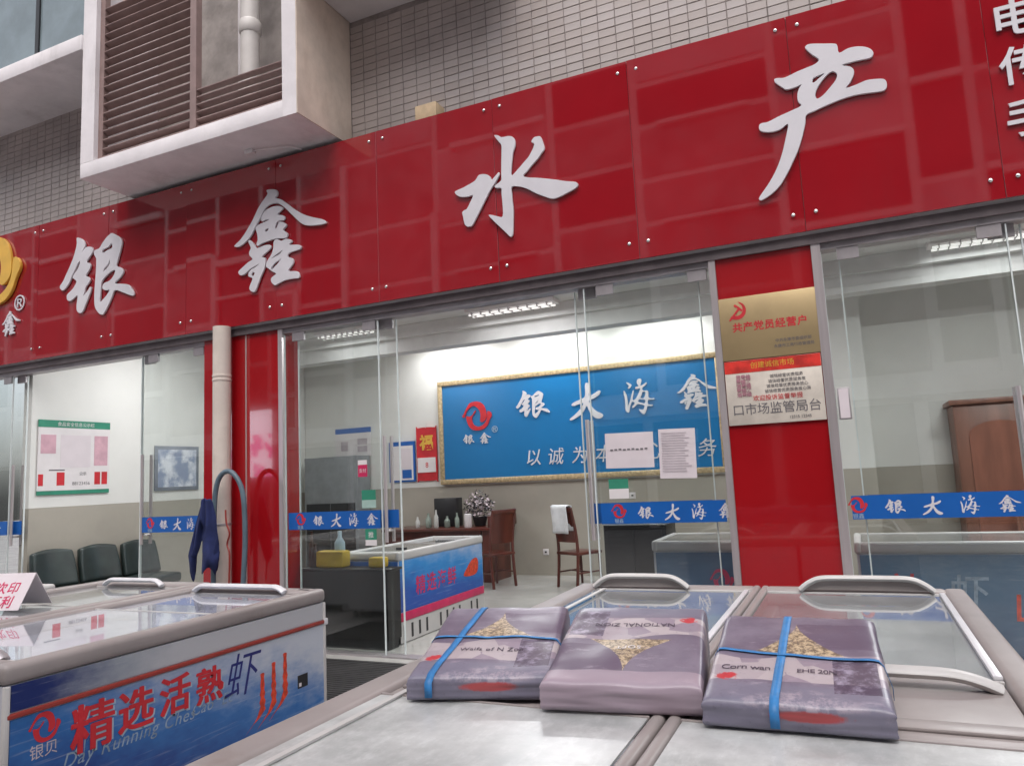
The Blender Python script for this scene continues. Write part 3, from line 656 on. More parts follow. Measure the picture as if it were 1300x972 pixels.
# --- left freezer with the printed side
t = chest('chest freezer with red Chinese print on its blue side, front left', -4.27, -3.15, 1.95, 3.95, .85, wl=.09, wr=.085, wn=.10, wf=.14)
fx = -3.162
part('printed_panel', M_mural, t, fx, fx+.004, 1.985, 3.925, .10, .630)
part('printed_band', M_mural_band, t, fx, fx+.004, 1.985, 3.925, .660, .764)
part('bumper', M_bumper, t, fx-.001, fx+.013, 1.965, 3.94, .634, .656, bev=.005)
for y in (1.957, 3.922): part('corner_post', M_rimlight, t, -3.175, -3.150, y, y+.022, .095, .7645, bev=.006)
part('corner_cap', M_handle, t, -3.165, -3.142, 3.925, 3.956, .625, .665, bev=.006)
def side(txt, y, z, s, m, off=0.0, shear=0.0, ext=.0008, name='lettering', sp=1.0, lift=0.0):
    return link(name, place(text_mesh(txt, s, ext, off=off, shear=shear, spacing=sp), (fx+.0045+lift, y, z), FY, FZ), m, t)
for ch, y, z, s in (('精', 2.345, .505, .215), ('选', 2.565, .51, .195), ('活', 2.785, .515, .19), ('熟', 3.005, .505, .185)):
    side(ch, y+.010, z-.007, s*1.02, M_paleink, off=.004)
    for q, (dy, dz) in enumerate(((0, 0), (-.004, 0), (.004, 0), (0, .002))): side(ch, y+dy, z+dz, s, M_redink, off=.002, lift=.0012+.0003*q)
side('虾', 3.24, .50, .25, M_navyink, shear=.25, off=-.001)
side('Day Running Ches', 2.56, .385, .085, M_engink, shear=.3, sp=1.1); side('Cao  Ec', 3.03, .405, .08, M_engink, shear=.3, sp=1.1)
me = shape_mesh([L1, L2], .13/480, .0008, 0, 3); place(me, (fx+.0045, 2.125, .565), FY, FZ); link('logo', me, M_redink, t)
side('银贝', 2.125, .475, .062, M_faint)
part('specification_plate', M_blackplastic, t, fx+.004, fx+.0052, 3.68, 3.77, .30, .375); part('socket', M_paper, t, fx+.0052, fx+.0075, 3.69, 3.71, .31, .33)
# shrimp: three curved segmented bodies
for k, (y, z, h) in enumerate(((3.385, .44, .24), (3.475, .475, .27), (3.57, .505, .28))):
    pts = []; N = 12
    for i in range(N+1):
        a = i/N; wv = .024+.005*math.sin(a*34)-.012*a; pts.append((y-.10*max(0, (.28-a)/.28)**1.6+wv, z-h+h*a*1.1+.02*max(0, (.28-a))))
    for i in range(N, -1, -1):
        a = i/N; wv = .024+.005*math.sin(a*34)-.012*a; pts.append((y-.10*max(0, (.28-a)/.28)**1.6-wv-.012*max(0, (.28-a)/.28), z-h+h*a*1.1-.035*max(0, (.28-a)/.28)))
    me = shape_mesh([pts], 1.0, .0008, 0, 2); place(me, (fx+.0045+.0004*k, 0, 0), FY, FZ); link('shrimp_print', me, M_shrimp, t)
lid(t, -4.175, -3.240, 2.06, 3.10, .838, M_lid); lid(t, -4.170, -3.245, 2.98, 3.80, .822, M_lid)
B().tube(arch(-4.13, -3.36, 3.80, .842, .03, inset=.07), .017, 10, flat=((0, 1, 0), 1.6)).obj('handle', M_handle, t, True)
B().tube(arch(-4.13, -3.30, 2.04, .842, .03, inset=.07), .017, 10, flat=((0, 1, 0), 1.6)).obj('handle', M_steel2, t, True)
part('lock', M_blackplastic, t, -3.30, -3.22, 3.86, 3.875, .8505, .8525)
rng = random.Random(5)
for i in range(10):
    pack('pale plastic frozen pack inside the front left freezer', -3.98+.27*(i % 3)+rng.uniform(-.04, .04), 2.25+.40*(i//3)+rng.uniform(-.04, .04), .302, .24, .36, .30+rng.uniform(0, .06), M_frost, rng.uniform(-.12, .12), 'packs inside the front left freezer')
# --- second freezer behind it
t = chest('plain chest freezer behind the blue printed one, carrying a paper sign', -5.45, -4.30, 1.95, 4.12, .85, wl=.10, wr=.10, wn=.1, wf=.14)
lid(t, -5.345, -4.405, 2.06, 3.15, .838, M_semi); lid(t, -5.34, -4.41, 3.03, 3.97, .822, M_semi)
B().tube(arch(-5.22, -4.62, 3.95, .842, .035, inset=.07), .016, 10, flat=((0, 1, 0), 1.5)).obj('handle', M_handle, t, True)
# end cap of a third freezer, seen behind the paper
t = chest('grey rimmed chest freezer at the left edge, next to the green chairs', -6.75, -5.62, 1.6, 3.85, .86, rim=M_rimlight)
lid(t, -6.645, -5.725, 1.71, 3.74, .848, M_fog)
# paper sign
t = thing('paper_sign', 'folded paper sign with handwritten red characters on a freezer', 'sign', (-4.78, 3.05, .851))
b = B(); b.prism([(-.13, .0), (-.127, .0), (.0, .196), (.127, .0), (.13, .0), (.002, .203), (-.002, .203)], -.17, .17, 'X'); me = b.mesh()
me.transform(Matrix.Translation((-4.80, 3.0, .853)) @ Matrix.Rotation(R(14), 4, 'Z')); link('card', me, M_pinkpaper, t)
ux = Vector((math.cos(R(14)), math.sin(R(14)), 0)); nrm = Vector((math.sin(R(14)), -math.cos(R(14)), 0)); uy = (Vector((0, 0, .196))-nrm*.127).normalized()
base = Vector((-4.80, 3.0, .853))+nrm*.13
for txt, f_ in (('次印', .145), ('蒸利', .055)):
    me = text_mesh(txt, .082, .0006, off=.001, spacing=1.15); place(me, base+uy*f_+ux*.02+nrm*.003, ux, uy); link('lettering', me, M_pinkprint, t)

# --- right pair of freezers, in front of the camera
def island(label, x0, x1, wl, wr, hx0, hx1):
    t = chest(label, x0, x1, .62, 4.20, .872, wl=wl, wr=wr, wn=.1, wf=.12, rim=M_rim)
    gx0, gx1 = x0+wl+.004, x1-wr-.004
    lid(t, gx0, gx1, .74, 1.965, .866, M_fog, M_rim)
    lid(t, gx0, gx1, 2.56, 4.06, .858, M_semi)
    part('rim_highlight', M_handle, t, gx1-.022, gx1+.003, 2.56, 4.03, .8605, .8745, bev=.004)  # white strip stands in for the bright reflection along the glossy rim
    b = B(); b.box(gx0, gx1, 1.985, 2.54, .80, .862, bev=.012)
    b.obj('centre_deck', M_rim, t, True)
    part('deck_rib', M_rim, t, gx0+.02, gx1-.02, 2.05, 2.12, .862, .872, bev=.004)
    B().tube(arch(hx0, hx1, 4.07, .872, .055, inset=.10), .014, 12, flat=((0, 1, 0), 1.7)).obj('handle', M_rimlight, t, True)
    B().tube(arch(gx0+.12, gx1-.02, 2.44, .866, .035, inset=.12), .016, 12, flat=((0, 1, 0), 2.0)).obj('handle', M_rimlight, t, True)
    B().tube(arch(gx0+.12, gx1-.02, .80, .866, .05, inset=.12), .018, 12).obj('handle', M_rimlight, t, True)
    me = B().prism([(hx0, .873), (hx1, .873), (hx1-.06, .915), (hx0+.06, .915)], 4.075, 4.088, 'Y').mesh(); link('handle_skirt', me, M_rim, t)
    return t
ti = island('chest freezer in front with frosted lid, left of the pair', -1.50, -.503, .13, .038, -1.38, -.86)
for (a, c, z) in ((-1.31, -1.29, .874),): part('lid_seal', M_rimlight, ti, a, c, .8, 4.0, .868, z)
island('chest freezer in front with frosted lid, right of the pair', -.497, .43, .038, .10, -.30, .29)
for i in range(8):
    pack('dim frozen pack under the far lids of the front freezers', -1.2+.36*(i % 4)+.2*(i % 4 > 1), 3.15+.45*(i//4)+rng.uniform(-.05, .05), .302, .32, .40, .22, M_frost, rng.uniform(-.3, .3), 'packs inside the front pair of freezers')

# ------------------------------------------------------------------ printed bag bundles on the freezers
def bag_mat(name, s, seed):
    m, nt, p = newmat(name); p.inputs['Roughness'].default_value = .34; p.inputs['Specular IOR Level'].default_value = .5
    v, x, y, z = coords(nt); x = x*s; y = y*s
    n = noise_n(nt, v, 5+seed, 5, .6); n2 = noise_n(nt, v, 28, 4, .7)
    yn = y+(n-.5)*.04
    c = mixc(nt, n.ramp(.3, .7), (.135, .108, .155), (.205, .175, .228))
    c = mixc(nt, yn.gt(.03)*yn.lt(.20)*x.gt(.0)*.75, c, (.10, .070, .115))
    c = mixc(nt, yn.ramp(-.16, -.20)*.5, c, (.20, .205, .27))
    vor = nt.nodes.new('ShaderNodeTexVoronoi'); vor.inputs['Scale'].default_value = 13.0; nt.links.new(v, vor.inputs['Vector'])
    vc = nt.nodes.new('ShaderNodeSeparateColor'); nt.links.new(vor.outputs['Color'], vc.inputs[0]); vf = E(nt, vc.outputs[0])
    ridge = (x*9.0).sin()*.02+(x*23.0+1.0).sin()*.012
    band = y.gt(-.165)*(y-ridge).lt(-.015)
    c = mixc(nt, band*.9, c, mixc(nt, vf.ramp(.2, .8), (.29, .235, .285), (.47, .41, .42)))
    t_ = (y*-1.0+.21)/.20
    wedge = (x.abs() - (t_.mx(0.0)*t_.mx(0.0).mn(1.2))*.105).lt(0.0)*y.gt(-.005)*y.lt(.21)
    win = noise_n(nt, v, 75, 3, .8)
    c = mixc(nt, wedge, c, mixc(nt, win.ramp(.38, .62), (.13, .09, .06), (.55, .43, .28)))
    dk = x.gt(.09)*x.lt(.195)*y.gt(-.215)*y.lt(-.03)
    c = mixc(nt, dk*.9, c, mixc(nt, n2.ramp(.45, .75), (.06, .04, .075), (.34, .30, .40)))
    j = (n2-.5)*.05
    lg = ((x+.165+j)*(x+.165+j)/.0009 + (y+.15-j)*(y+.15-j)/.0005)
    c = mixc(nt, lg.ramp(1.1, .6)*n2.ramp(.38, .48), c, (.50, .04, .05))
    wh = noise_n(nt, v, 9, 5, .75, (1, 2.5, 1))
    c = mixc(nt, wh.ramp(.55, .76)*.45, c, (.46, .40, .46))
    sp = noise_n(nt, v, 55, 3, .7); c = mixc(nt, sp.ramp(.55, .75)*.28, c, (.08, .06, .10))
    if s > 0:
        xx = x-.03+(n2-.5)*.09
        el = xx*xx/.008 + (z-.036+j*.3)*(z-.036)/.00018
        c = mixc(nt, el.ramp(1.2, .5)*y.lt(-.2)*.85, c, (.40, .05, .045))
        el2 = xx*xx/.022 + (z-.060-j*.4)*(z-.060)/.00022
        c = mixc(nt, el2.ramp(1.3, .3)*y.lt(-.2)*n2.ramp(.40, .62)*.6, c, (.50, .42, .47))
    else:
        c = mixc(nt, z.ramp(.11, .075)*y.gt(.2)*.7, c, (.42, .33, .38))
    nt.links.new(c, p.inputs['Base Color'])
    b = nt.nodes.new('ShaderNodeBump'); b.inputs['Strength'].default_value = .22; b.inputs['Distance'].default_value = .010
    bn = noise_n(nt, v, 7, 4, .5, (1, 1.5, 1)); bn.k.node.noise_type = 'RIDGED_MULTIFRACTAL'; nt.links.new(bn.k, b.inputs['Height']); nt.links.new(b.outputs[0], p.inputs['Normal'])
    return m
M_strap = mat('blue_strapping', (.03, .19, .46), .5, var=.15, scale=20)
HX, HY = .212, .275
def toph(x, y, sd):
    e = max(0, 1-abs(x/HX)**20)*max(0, 1-abs(y/HY)**24)
    H = (.116+(.010 if sd == 2 else 0))+.052*(y/HY)+.006*noise.noise(Vector((x*7+sd*5, y*7, sd)))+.002*noise.noise(Vector((x*22, y*15+sd, 3)))
    return H*(.86+.14*max(e, 0)**.5)
def bundle(label, x, y, rz, s, sd, straps, texts):
    t = thing('bag_bundle', label, 'bag bundle', (x, y, .8745), 'bundles of printed bags on the front freezers'); t.rotation_euler[2] = rz
    b = B(); N = 34
    def wob(px, py, k): return noise.noise(Vector((px*9+sd, py*9, k*1.7)))
    top = [[None]*(N+1) for _ in range(N+1)]
    for i in range(N+1):
        for j in range(N+1):
            u = math.sin((i/N-.5)*math.pi)*.5+.5; v = math.sin((j/N-.5)*math.pi)*.5+.5
            px = (-1+2*u)*HX; py = (-1+2*v)*HY
            top[i][j] = b.bm.verts.new((px, py, toph(px, py, sd)))
    for i in range(N):
        for j in range(N): b.bm.faces.new((top[i][j], top[i+1][j], top[i+1][j+1], top[i][j+1]))
    loop = [top[i][0] for i in range(N)]+[top[N][j] for j in range(N)]+[top[i][N] for i in range(N, 0, -1)]+[top[0][j] for j in range(N, 0, -1)]
    prev = loop; K = 9
    for k in range(1, K+1):
        f = 1-k/K; cur = []
        for q in loop:
            px, py, pz = q.co; r = 1+.004*math.sin(f*26+sd)+.014*wob(px, py, k)+(.012 if .05 < f < .95 else .0)
            cur.append(b.bm.verts.new((px*r, py*r, pz*f)))
        for a in range(len(loop)): b.bm.faces.new((prev[a], prev[(a+1) % len(loop)], cur[(a+1) % len(loop)], cur[a]))
        prev = cur
    b.bm.faces.new(prev[::-1])
    bag = link('bag', b.mesh(True, 180), bag_mat('printed_bag_film_%d' % sd, s, sd), t, local=True)
    def ribbon(path, w, perp):
        r = B(); L = []
        for (px, py, pz) in path: L.append([r.bm.verts.new((px+perp[0]*w*k, py+perp[1]*w*k, pz)) for k in (-.5, .5)])
        for a, c in zip(L[:-1], L[1:]): r.bm.faces.new((a[0], a[1], c[1], c[0]))
        o = link('strap', r.mesh(True, 180), M_strap, t, local=True); md = o.modifiers.new('thick', 'SOLIDIFY'); md.thickness = .0008; md.offset = 0
    def sur(px, py): return toph(max(-HX, min(HX, px)), max(-HY, min(HY, py)), sd)+.0032
    for kind, c0, sk in straps:
        n = 40; path = []
        if kind == 'x':
            path += [(-HX*1.07, c0-sk, .02), (-HX*1.07, c0-sk, .05)]
            for i in range(n+1): px = -HX*1.0+2*HX*i/n; path.append((px, c0+sk*px/HX, sur(px, c0+sk*px/HX)))
            path += [(HX*1.07, c0+sk, .05), (HX*1.07, c0+sk, .02)]; ribbon(path, .022, (0, 1))
        else:
            path += [(c0-sk, -HY*1.07, .01), (c0-sk, -HY*1.07, .05)]
            for i in range(n+1): py = -HY+2*HY*i/n; path.append((c0+sk*py/HY, py, sur(c0+sk*py/HY, py)))
            path += [(c0+sk, HY*1.07, .05), (c0+sk, HY*1.07, .02)]; ribbon(path, .022, (1, 0))
    for txt, px, py, size, mm, sp in texts:
        me = text_mesh(txt, size, .0004, spacing=sp)
        if s < 0: me.transform(Matrix.Rotation(math.pi, 4, 'Z'))
        for vtx in me.vertices:
            vtx.co.x += px; vtx.co.y += py; vtx.co.z = toph(vtx.co.x, vtx.co.y, sd)+.0022+vtx.co.z
        link('lettering', me, mm, bag, local=True)
    return t
M_dkink = mat('dark_violet_ink', (.07, .05, .08), .5)
bundle('strapped bundle of purple printed bags, leftmost of three', -1.105, 2.235, R(15), 1, 1, (('x', -.01, -.015), ('y', -.115, .03)), (('Waifs of N Zon', .005, -.10, .030, M_dkink, 1.05),))
bundle('unstrapped bundle of purple printed bags between two strapped ones', -.655, 2.235, R(8), -1, 2, (), (('NATIONAL ZION', .0, .11, .032, M_dkink, 1.0), ('SOFT', 0, -.06, .03, M_paper, 1.1)))
bundle('strapped bundle of purple printed bags, rightmost of three', -.19, 2.21, R(2), 1, 4, (('x', -.015, -.02), ('y', -.035, .01)), (('Corn wan', -.122, -.102, .034, M_dkink, .9), ('EHE 20N', .052, -.107, .028, M_dkink, .9)))
# ------------------------------------------------------------------ inside: blue board on the back wall
YB = 10.645
t = thing('signboard', 'large blue signboard with white characters in gilt frame on back wall', 'signboard', (-3.8, 10.6, 1.42))
bx0, bx1, bz0, bz1 = -6.10, -1.55, 1.425, 3.10
part('board', M_board, t, bx0+.075, bx1-.075, 10.585, 10.640, bz0+.075, bz1-.075)
for a in ((bx0, bx1, bz0, bz0+.08), (bx0, bx1, bz1-.08, bz1), (bx0, bx0+.08, bz0+.0805, bz1-.0805), (bx1-.08, bx1, bz0+.0805, bz1-.0805)):
    part('frame', M_frame, t, a[0], a[1], 10.56, 10.643, a[2], a[3], bev=.012)
for ch, x, z, s in (('银', -4.42, 2.60, .56), ('大', -3.56, 2.57, .55), ('海', -2.74, 2.57, .52), ('鑫', -1.90, 2.57, .56)):
    glyph(ch, t, M_white_letter, (x, 10.583, z), FX, FZ, s, ext=.012, bevel=.001, name='character')
me = shape_mesh([L1, L2], .50/480, .012, .001); place(me, (-5.40, 10.583, 2.49), FX, FZ); link('logo', me, M_redink, t)
glyph('银', t, M_white_letter, (-5.56, 10.583, 2.13), FX, FZ, .20, ext=.008); glyph('鑫', t, M_white_letter, (-5.26, 10.583, 2.13), FX, FZ, .20, ext=.008)
link('registered_mark', place(text_mesh('®', .14, .006), (-5.09, 10.583, 2.26), FX, FZ), M_paleink, t)
for i, ch in enumerate('以诚为本用心服务'):
    link('character', place(text_mesh(ch, .27, .008, shear=.15), (-4.45+.375*i, 10.583, 1.78), FX, FZ), M_white_letter, t)

# notices and calendar on the back wall
t = thing('wall_calendar', 'red wall calendar with gold character beside the blue signboard', 'calendar', (-6.37, 10.62, 1.5))
b = B(); b.prism(smooth_loop([(-.19, .02), (-.17, -.02), (0, -.03), (.17, -.02), (.19, .02), (.19, .80), (.17, .84), (0, .85), (-.17, .84), (-.19, .80)], 2), 10.615, 10.640, 'Y'); me = b.mesh()
me.transform(Matrix.Translation((-6.37, 0, 1.53))); link('back_card', me, M_redink, t)
put('福', t, M_goldpaint, -6.37, 10.612, 2.13, .26, ext=.004, off=.008)
part('date_pad', M_paper, t, -6.54, -6.20, 10.600, 10.6145, 1.64, 1.88); put('8', t, M_redink, -6.36, 10.597, 1.76, .12)
B().tube([(-6.37, 10.60, 2.37), (-6.37, 10.635, 2.44)], .006, 6).obj('hook', M_steel, t)
t = thing('wall_notice', 'white sheet in dark blue frame left of the red calendar', 'notice', (-6.85, 10.62, 1.5))
part('frame', M_blue, t, -7.10, -6.60, 10.610, 10.640, 1.50, 2.17); part('sheet', M_paper, t, -7.07, -6.63, 10.604, 10.6095, 1.53, 2.10)
part('print_block', M_pinkpaper, t, -6.86, -6.66, 10.600, 10.6035, 1.72, 2.05); part('print_block', M_blue, t, -6.84, -6.66, 10.599, 10.6035, 1.56, 1.70)
t = thing('wall_notice', 'white notice with blue header seen through the left glass panel', 'notice', (-7.85, 10.62, 1.98))
part('sheet', M_paper, t, -8.22, -7.48, 10.625, 10.640, 1.98, 2.38); part('header', M_blue, t, -8.22, -7.48, 10.624, 10.640, 2.382, 2.47)
for a in ((-8.1, -7.95, 2.08, 2.24), (-7.75, -7.55, 2.05, 2.15), (-7.75, -7.55, 2.18, 2.28)): part('print_block', M_faint, t, a[0], a[1], 10.622, 10.6245, a[2], a[3])
t = thing('display_cabinet', 'tall grey cabinet against the back wall behind left glass panel', 'cabinet', (-8.1, 10.3, 0))
part('carcass', mat('grey_cabinet', (.22, .23, .24), .5), t, -8.6, -7.5, 10.25, 10.62, 0, 1.98, bev=.01); part('door', M_blackplastic, t, -8.55, -8.06, 10.235, 10.249, .05, 1.2); part('door', M_blackplastic, t, -8.04, -7.55, 10.235, 10.249, .05, 1.2)

# certificates board and framed picture on the side wall (facing +X)
t = thing('certificate_board', 'white certificate board with green borders on the left side wall', 'notice board', (-8.88, 6.3, 1.6))
xs = -8.894
part('board', M_paper, t, xs, xs+.012, 5.80, 6.75, 1.60, 2.37)
part('green_border', M_green, t, xs, xs+.014, 5.80, 6.75, 2.371, 2.46); part('green_border', M_green, t, xs, xs+.014, 5.80, 6.75, 1.55, 1.599)
M_pk = mat('pink_certificate', (.60, .36, .42), .6)
for (a, c, d, e, m) in ((5.83, 6.02, 2.05, 2.28, M_pk), (6.53, 6.72, 1.90, 2.28, M_pk), (6.08, 6.48, 1.88, 2.28, M_pinkpaper), (6.04, 6.14, 1.66, 1.82, M_redink), (5.81, 5.87, 1.66, 1.80, M_redink), (6.54, 6.62, 1.66, 1.82, M_redink), (6.64, 6.72, 1.66, 1.82, M_redink), (5.94, 6.14, 1.84, 1.855, M_ink)):
    part('certificate', m, t, xs+.012, xs+.0135, a, c, d, e)
def putx(txt, parent, m, x, y, z, s): return link('lettering', place(text_mesh(txt, s, .001), (x, y, z), FY, FZ), m, parent)
putx('食品安全信息公示栏', t, M_paper, xs+.0145, 6.28, 2.415, .055); putx('公示', t, M_ink, xs+.0142, 6.38, 1.80, .05); putx('88123456', t, M_ink, xs+.0125, 6.36, 1.68, .06)
t = thing('framed_picture', 'grey framed picture on left side wall behind glass', 'picture', (-8.88, 7.85, 1.53))
part('frame', mat('grey_frame', (.22, .24, .28), .4), t, -8.894, -8.875, 7.45, 8.22, 1.54, 2.17, bev=.004)
m, nt, p = newmat('pale_landscape_print'); v, x, y, z = coords(nt); n = noise_n(nt, v, 5, 5); nt.links.new(mixc(nt, n.ramp(.4, .62), (.28, .33, .45), (.75, .77, .82)), p.inputs['Base Color'])
part('picture', m, t, -8.8745, -8.873, 7.50, 8.17, 1.59, 2.12)

# ------------------------------------------------------------------ furniture
def chair(label, x, y, rz, h=1.06, m=M_wood, group='wooden chairs'):
    t = thing('wooden_chair', label, 'chair', (x, y, 0), group); t.rotation_euler[2] = rz
    def P(name, b, mm=m): me = b.mesh(True); return link(name, me, mm, t, local=True)
    P('seat', B().box(-.22, .22, -.22, .22, .43, .47, bev=.012))
    for sx in (-.19, .19): P('leg', B().tube([(sx, .19, .43), (sx, .20, 0)], [.022, .016], 8))
    for sx in (-.19, .19): P('leg', B().tube(spl([(sx, -.24, 0), (sx, -.20, .43), (sx, -.22, .75), (sx, -.29, h)]), .021, 8))
    P('backrest', B().grid(6, 8, lambda u, v: ((u-.5)*.36, -.215-.065*v**1.5-.02*math.sin(u*math.pi), .60+(h-.64)*v)).box(-.18, .18, -.30, -.27, h-.06, h, bev=.01))
    t.children[-1].modifiers.new('thick', 'SOLIDIFY').thickness = .02
    for sx in (-.19, .19): P('stretcher', B().tube([(sx, .19, .2), (sx, -.22, .2)], .011, 6))
    P('stretcher', B().tube([(-.19, 0, .2), (.19, 0, .2)], .011, 6))
    return t
chair('dark wooden chair pushed up to the red brown desk', -4.70, 9.55, R(62))
chair('dark wooden chair with a white towel hung over its back', -3.48, 9.70, R(-28))
def tow(u, v):
    L = .30*(1+.15*math.sin(u*7)); t_ = (v-.5)*2*.36
    if t_ < -.03: y, z = -.243-.02*math.sin(u*11)*.5-.25*.0, 1.085-(-t_-.03)
    elif t_ > .03: y, z = -.335+.012*math.sin(u*9+2), 1.085-(t_-.03)*1.1
    else: y, z = -.243-.092*(t_+.03)/.06, 1.085+.012*math.cos(t_/.03*1.5)
    return ((u-.5)*.33+.01*math.sin(v*9), y+.03*max(0, 1.0-z), z)
b = B(); b.grid(10, 22, tow)
me = b.mesh(True, 180); me.transform(Matrix.Translation((-3.48, 9.70, 0)) @ Matrix.Rotation(R(-28), 4, 'Z')); o = link('towel', me, M_towel)
tag(o, 'white towel draped over the wooden chair back', 'towel'); o.modifiers.new('thick', 'SOLIDIFY').thickness = .012

t = thing('office_desk', 'dark red wooden office desk along the back wall', 'desk', (-5.75, 10.15, 0))
part('top', M_wood, t, -6.75, -4.80, 9.80, 10.55, .74, .785, bev=.012); part('front_panel', M_wood, t, -6.65, -5.05, 9.88, 9.91, .10, .739)
part('pedestal', M_wood, t, -5.02, -4.88, 9.86, 10.50, .0, .739); part('pedestal', M_wood, t, -6.70, -6.655, 9.86, 10.50, 0, .739)
part('upstand', M_wood, t, -4.92, -4.76, 9.84, 10.53, .786, .95, bev=.01)
o = tag(part('dark_box', M_blackplastic, None, -6.02, -5.62, 10.2, 10.4, .787, 1.22, bev=.01), 'dark upright box on the desk in front of wall', 'box')
rng = random.Random(9)
def bottle(x, y, z, r, h, m, label, name='bottle'):
    o = B().lathe(x, y, [(r*.9, z), (r, z+.01), (r, z+h*.6), (r*.45, z+h*.75), (r*.4, z+h*.95), (r*.42, z+h)], 12).obj(name, m, None, True); return tag(o, label, 'bottle', 'bottles on the desk')
M_bg = mat('greenish_bottle', (.25, .30, .26), .2); M_bw = mat('pale_bottle', (.55, .55, .52), .4)
for i, (x, m) in enumerate(((-6.2, M_bw), (-6.0, M_bg), (-5.85, M_bw), (-5.7, M_bg), (-5.48, M_bg))):
    bottle(x, 9.95+rng.uniform(0, .1), .787, .035+.01*(i % 2),   .17+.05*(i % 3), m, 'small %s bottle standing on the desk, number %s from the left' % ('pale' if m is M_bw else 'green', ('one', 'two', 'three', 'four', 'five')[i]))
o = B().lathe(-5.28, 9.92, [(.05, .787), (.055, .80), (.055, .98), (.05, .985)], 14).obj('paper_cup', M_paper, None, True); tag(o, 'white cup standing on the desk edge', 'cup')
# potted plant: many small leaf faces
pt = thing('potted_plant', 'bushy potted plant with pinkish white leaves on the desk', 'plant', (-5.22, 10.2, .787))
B().lathe(-5.22, 10.2, [(.08, .788), (.11, .90), (.115, .93), (.10, .93)], 14).obj('pot', M_blackplastic, pt, True)
bm = bmesh.new()
for i in range(420):
    d = Vector((rng.gauss(0, 1), rng.gauss(0, 1), rng.gauss(0, .8))).normalized()*rng.uniform(.05, .24)
    c = Vector((-5.22, 10.2, 1.10))+d; a = Vector((rng.gauss(0, 1), rng.gauss(0, 1), rng.gauss(0, 1))).normalized()*.03; q = a.orthogonal().normalized()*.014
    bm.faces.new([bm.verts.new(c-a), bm.verts.new(c+q), bm.verts.new(c+a), bm.verts.new(c-q)])
me = bpy.data.meshes.new('m'); bm.to_mesh(me); bm.free()
m, nt, p = newmat('variegated_leaf'); g = nt.nodes.new('ShaderNodeNewGeometry'); c = mixc(nt, E(nt, g.outputs['Random Per Island']).gt(.55), (.05, .045, .045), (.55, .45, .48)); nt.links.new(c, p.inputs['Base Color'])
link('foliage', me, m, pt)

# black counter and things on it, inside behind the left glass
t = thing('counter', 'black counter inside the shop behind the left glass panel', 'counter', (-4.4, 5.9, 0))
part('carcass', M_black, t, -4.90, -3.93, 5.79, 6.00, .09, .70); part('plinth', M_blackplastic, t, -4.88, -3.95, 5.81, 5.98, 0, .089); part('top', M_black, t, -4.92, -3.91, 5.78, 6.01, .701, .725, bev=.004)
o = tag(part('yellow_tray', M_yellow, None, -4.78, -4.46, 5.84, 5.97, .727, .88, bev=.02), 'yellow plastic box on the black counter, the larger', 'box')
o = tag(part('yellow_tray', M_yellow, None, -4.19, -4.02, 5.86, 5.96, .727, .82, bev=.02), 'yellow plastic tub on the black counter, the smaller', 'tub')
o = B().lathe(-4.60, 5.985, [(.05, .727), (.055, .74), (.05, .95), (.02, 1.0), (.02, 1.06)], 12).obj('spray_bottle', mat('pale_blue_plastic', (.30, .42, .48), .35), None, True); tag(o, 'pale blue spray bottle behind the yellow box', 'bottle')
for k, (x, h) in enumerate(((-4.87, .34), (-4.83, .22))):
    o = B().lathe(x, 5.9, [(.028, .727), (.03, .74), (.03, .727+h*.6), (.012, .727+h*.75), (.012, .727+h)], 10).obj('sauce_bottle', mat('brown_bottle', (.06, .03, .02), .2), None, True); tag(o, 'dark sauce bottle on the black counter, the %s' % ('taller', 'shorter')[k], 'bottle')

# freezer inside with mountain print
t = chest('blue printed island freezer standing inside the doorway', -4.62, -3.965, 6.03, 7.80, .85, wl=.05, wr=.05, group='freezers inside the shop', rim=M_rimlight)
part('printed_panel', M_mural_in, t, -3.977, -3.970, 6.06, 7.77, .29, .762); part('printed_end', M_blue, t, -4.60, -3.98, 6.036, 6.041, .29, .76)
part('red_strip', M_pinkprint, t, -3.976, -3.966, 6.05, 7.78, .205, .285, bev=.003); part('kick_grille', M_rimlight, t, -3.976, -3.972, 6.05, 7.78, .012, .20)
for i in range(12):
    if i not in (4, 9): part('grille_slot', M_blackplastic, t, -3.9715, -3.970, 6.10+.135*i, 6.135+.135*i, .04, .17)
fx = -3.974
for i, ch in enumerate('精选海鲜'): link('lettering', place(text_mesh(ch, .19, .001, off=.002), (fx+.005, 6.42+.21*i, .50), FY, FZ), M_pinkprint, t)
me = shape_mesh([[(-100, -45), (-40, 10), (40, 60), (120, 70), (150, 30), (130, -40), (40, -60)]], .0014, .001); place(me, (fx+.005, 7.45, .52), FY, FZ); link('crab_print', me, M_shrimp, t)
lid(t, -4.565, -4.02, 6.14, 7.0, .84, M_semi); lid(t, -4.56, -4.025, 6.9, 7.68, .828, M_semi)
part('lid_lock', M_blackplastic, t, -4.10, -4.0, 6.20, 6.24, .8505, .875)

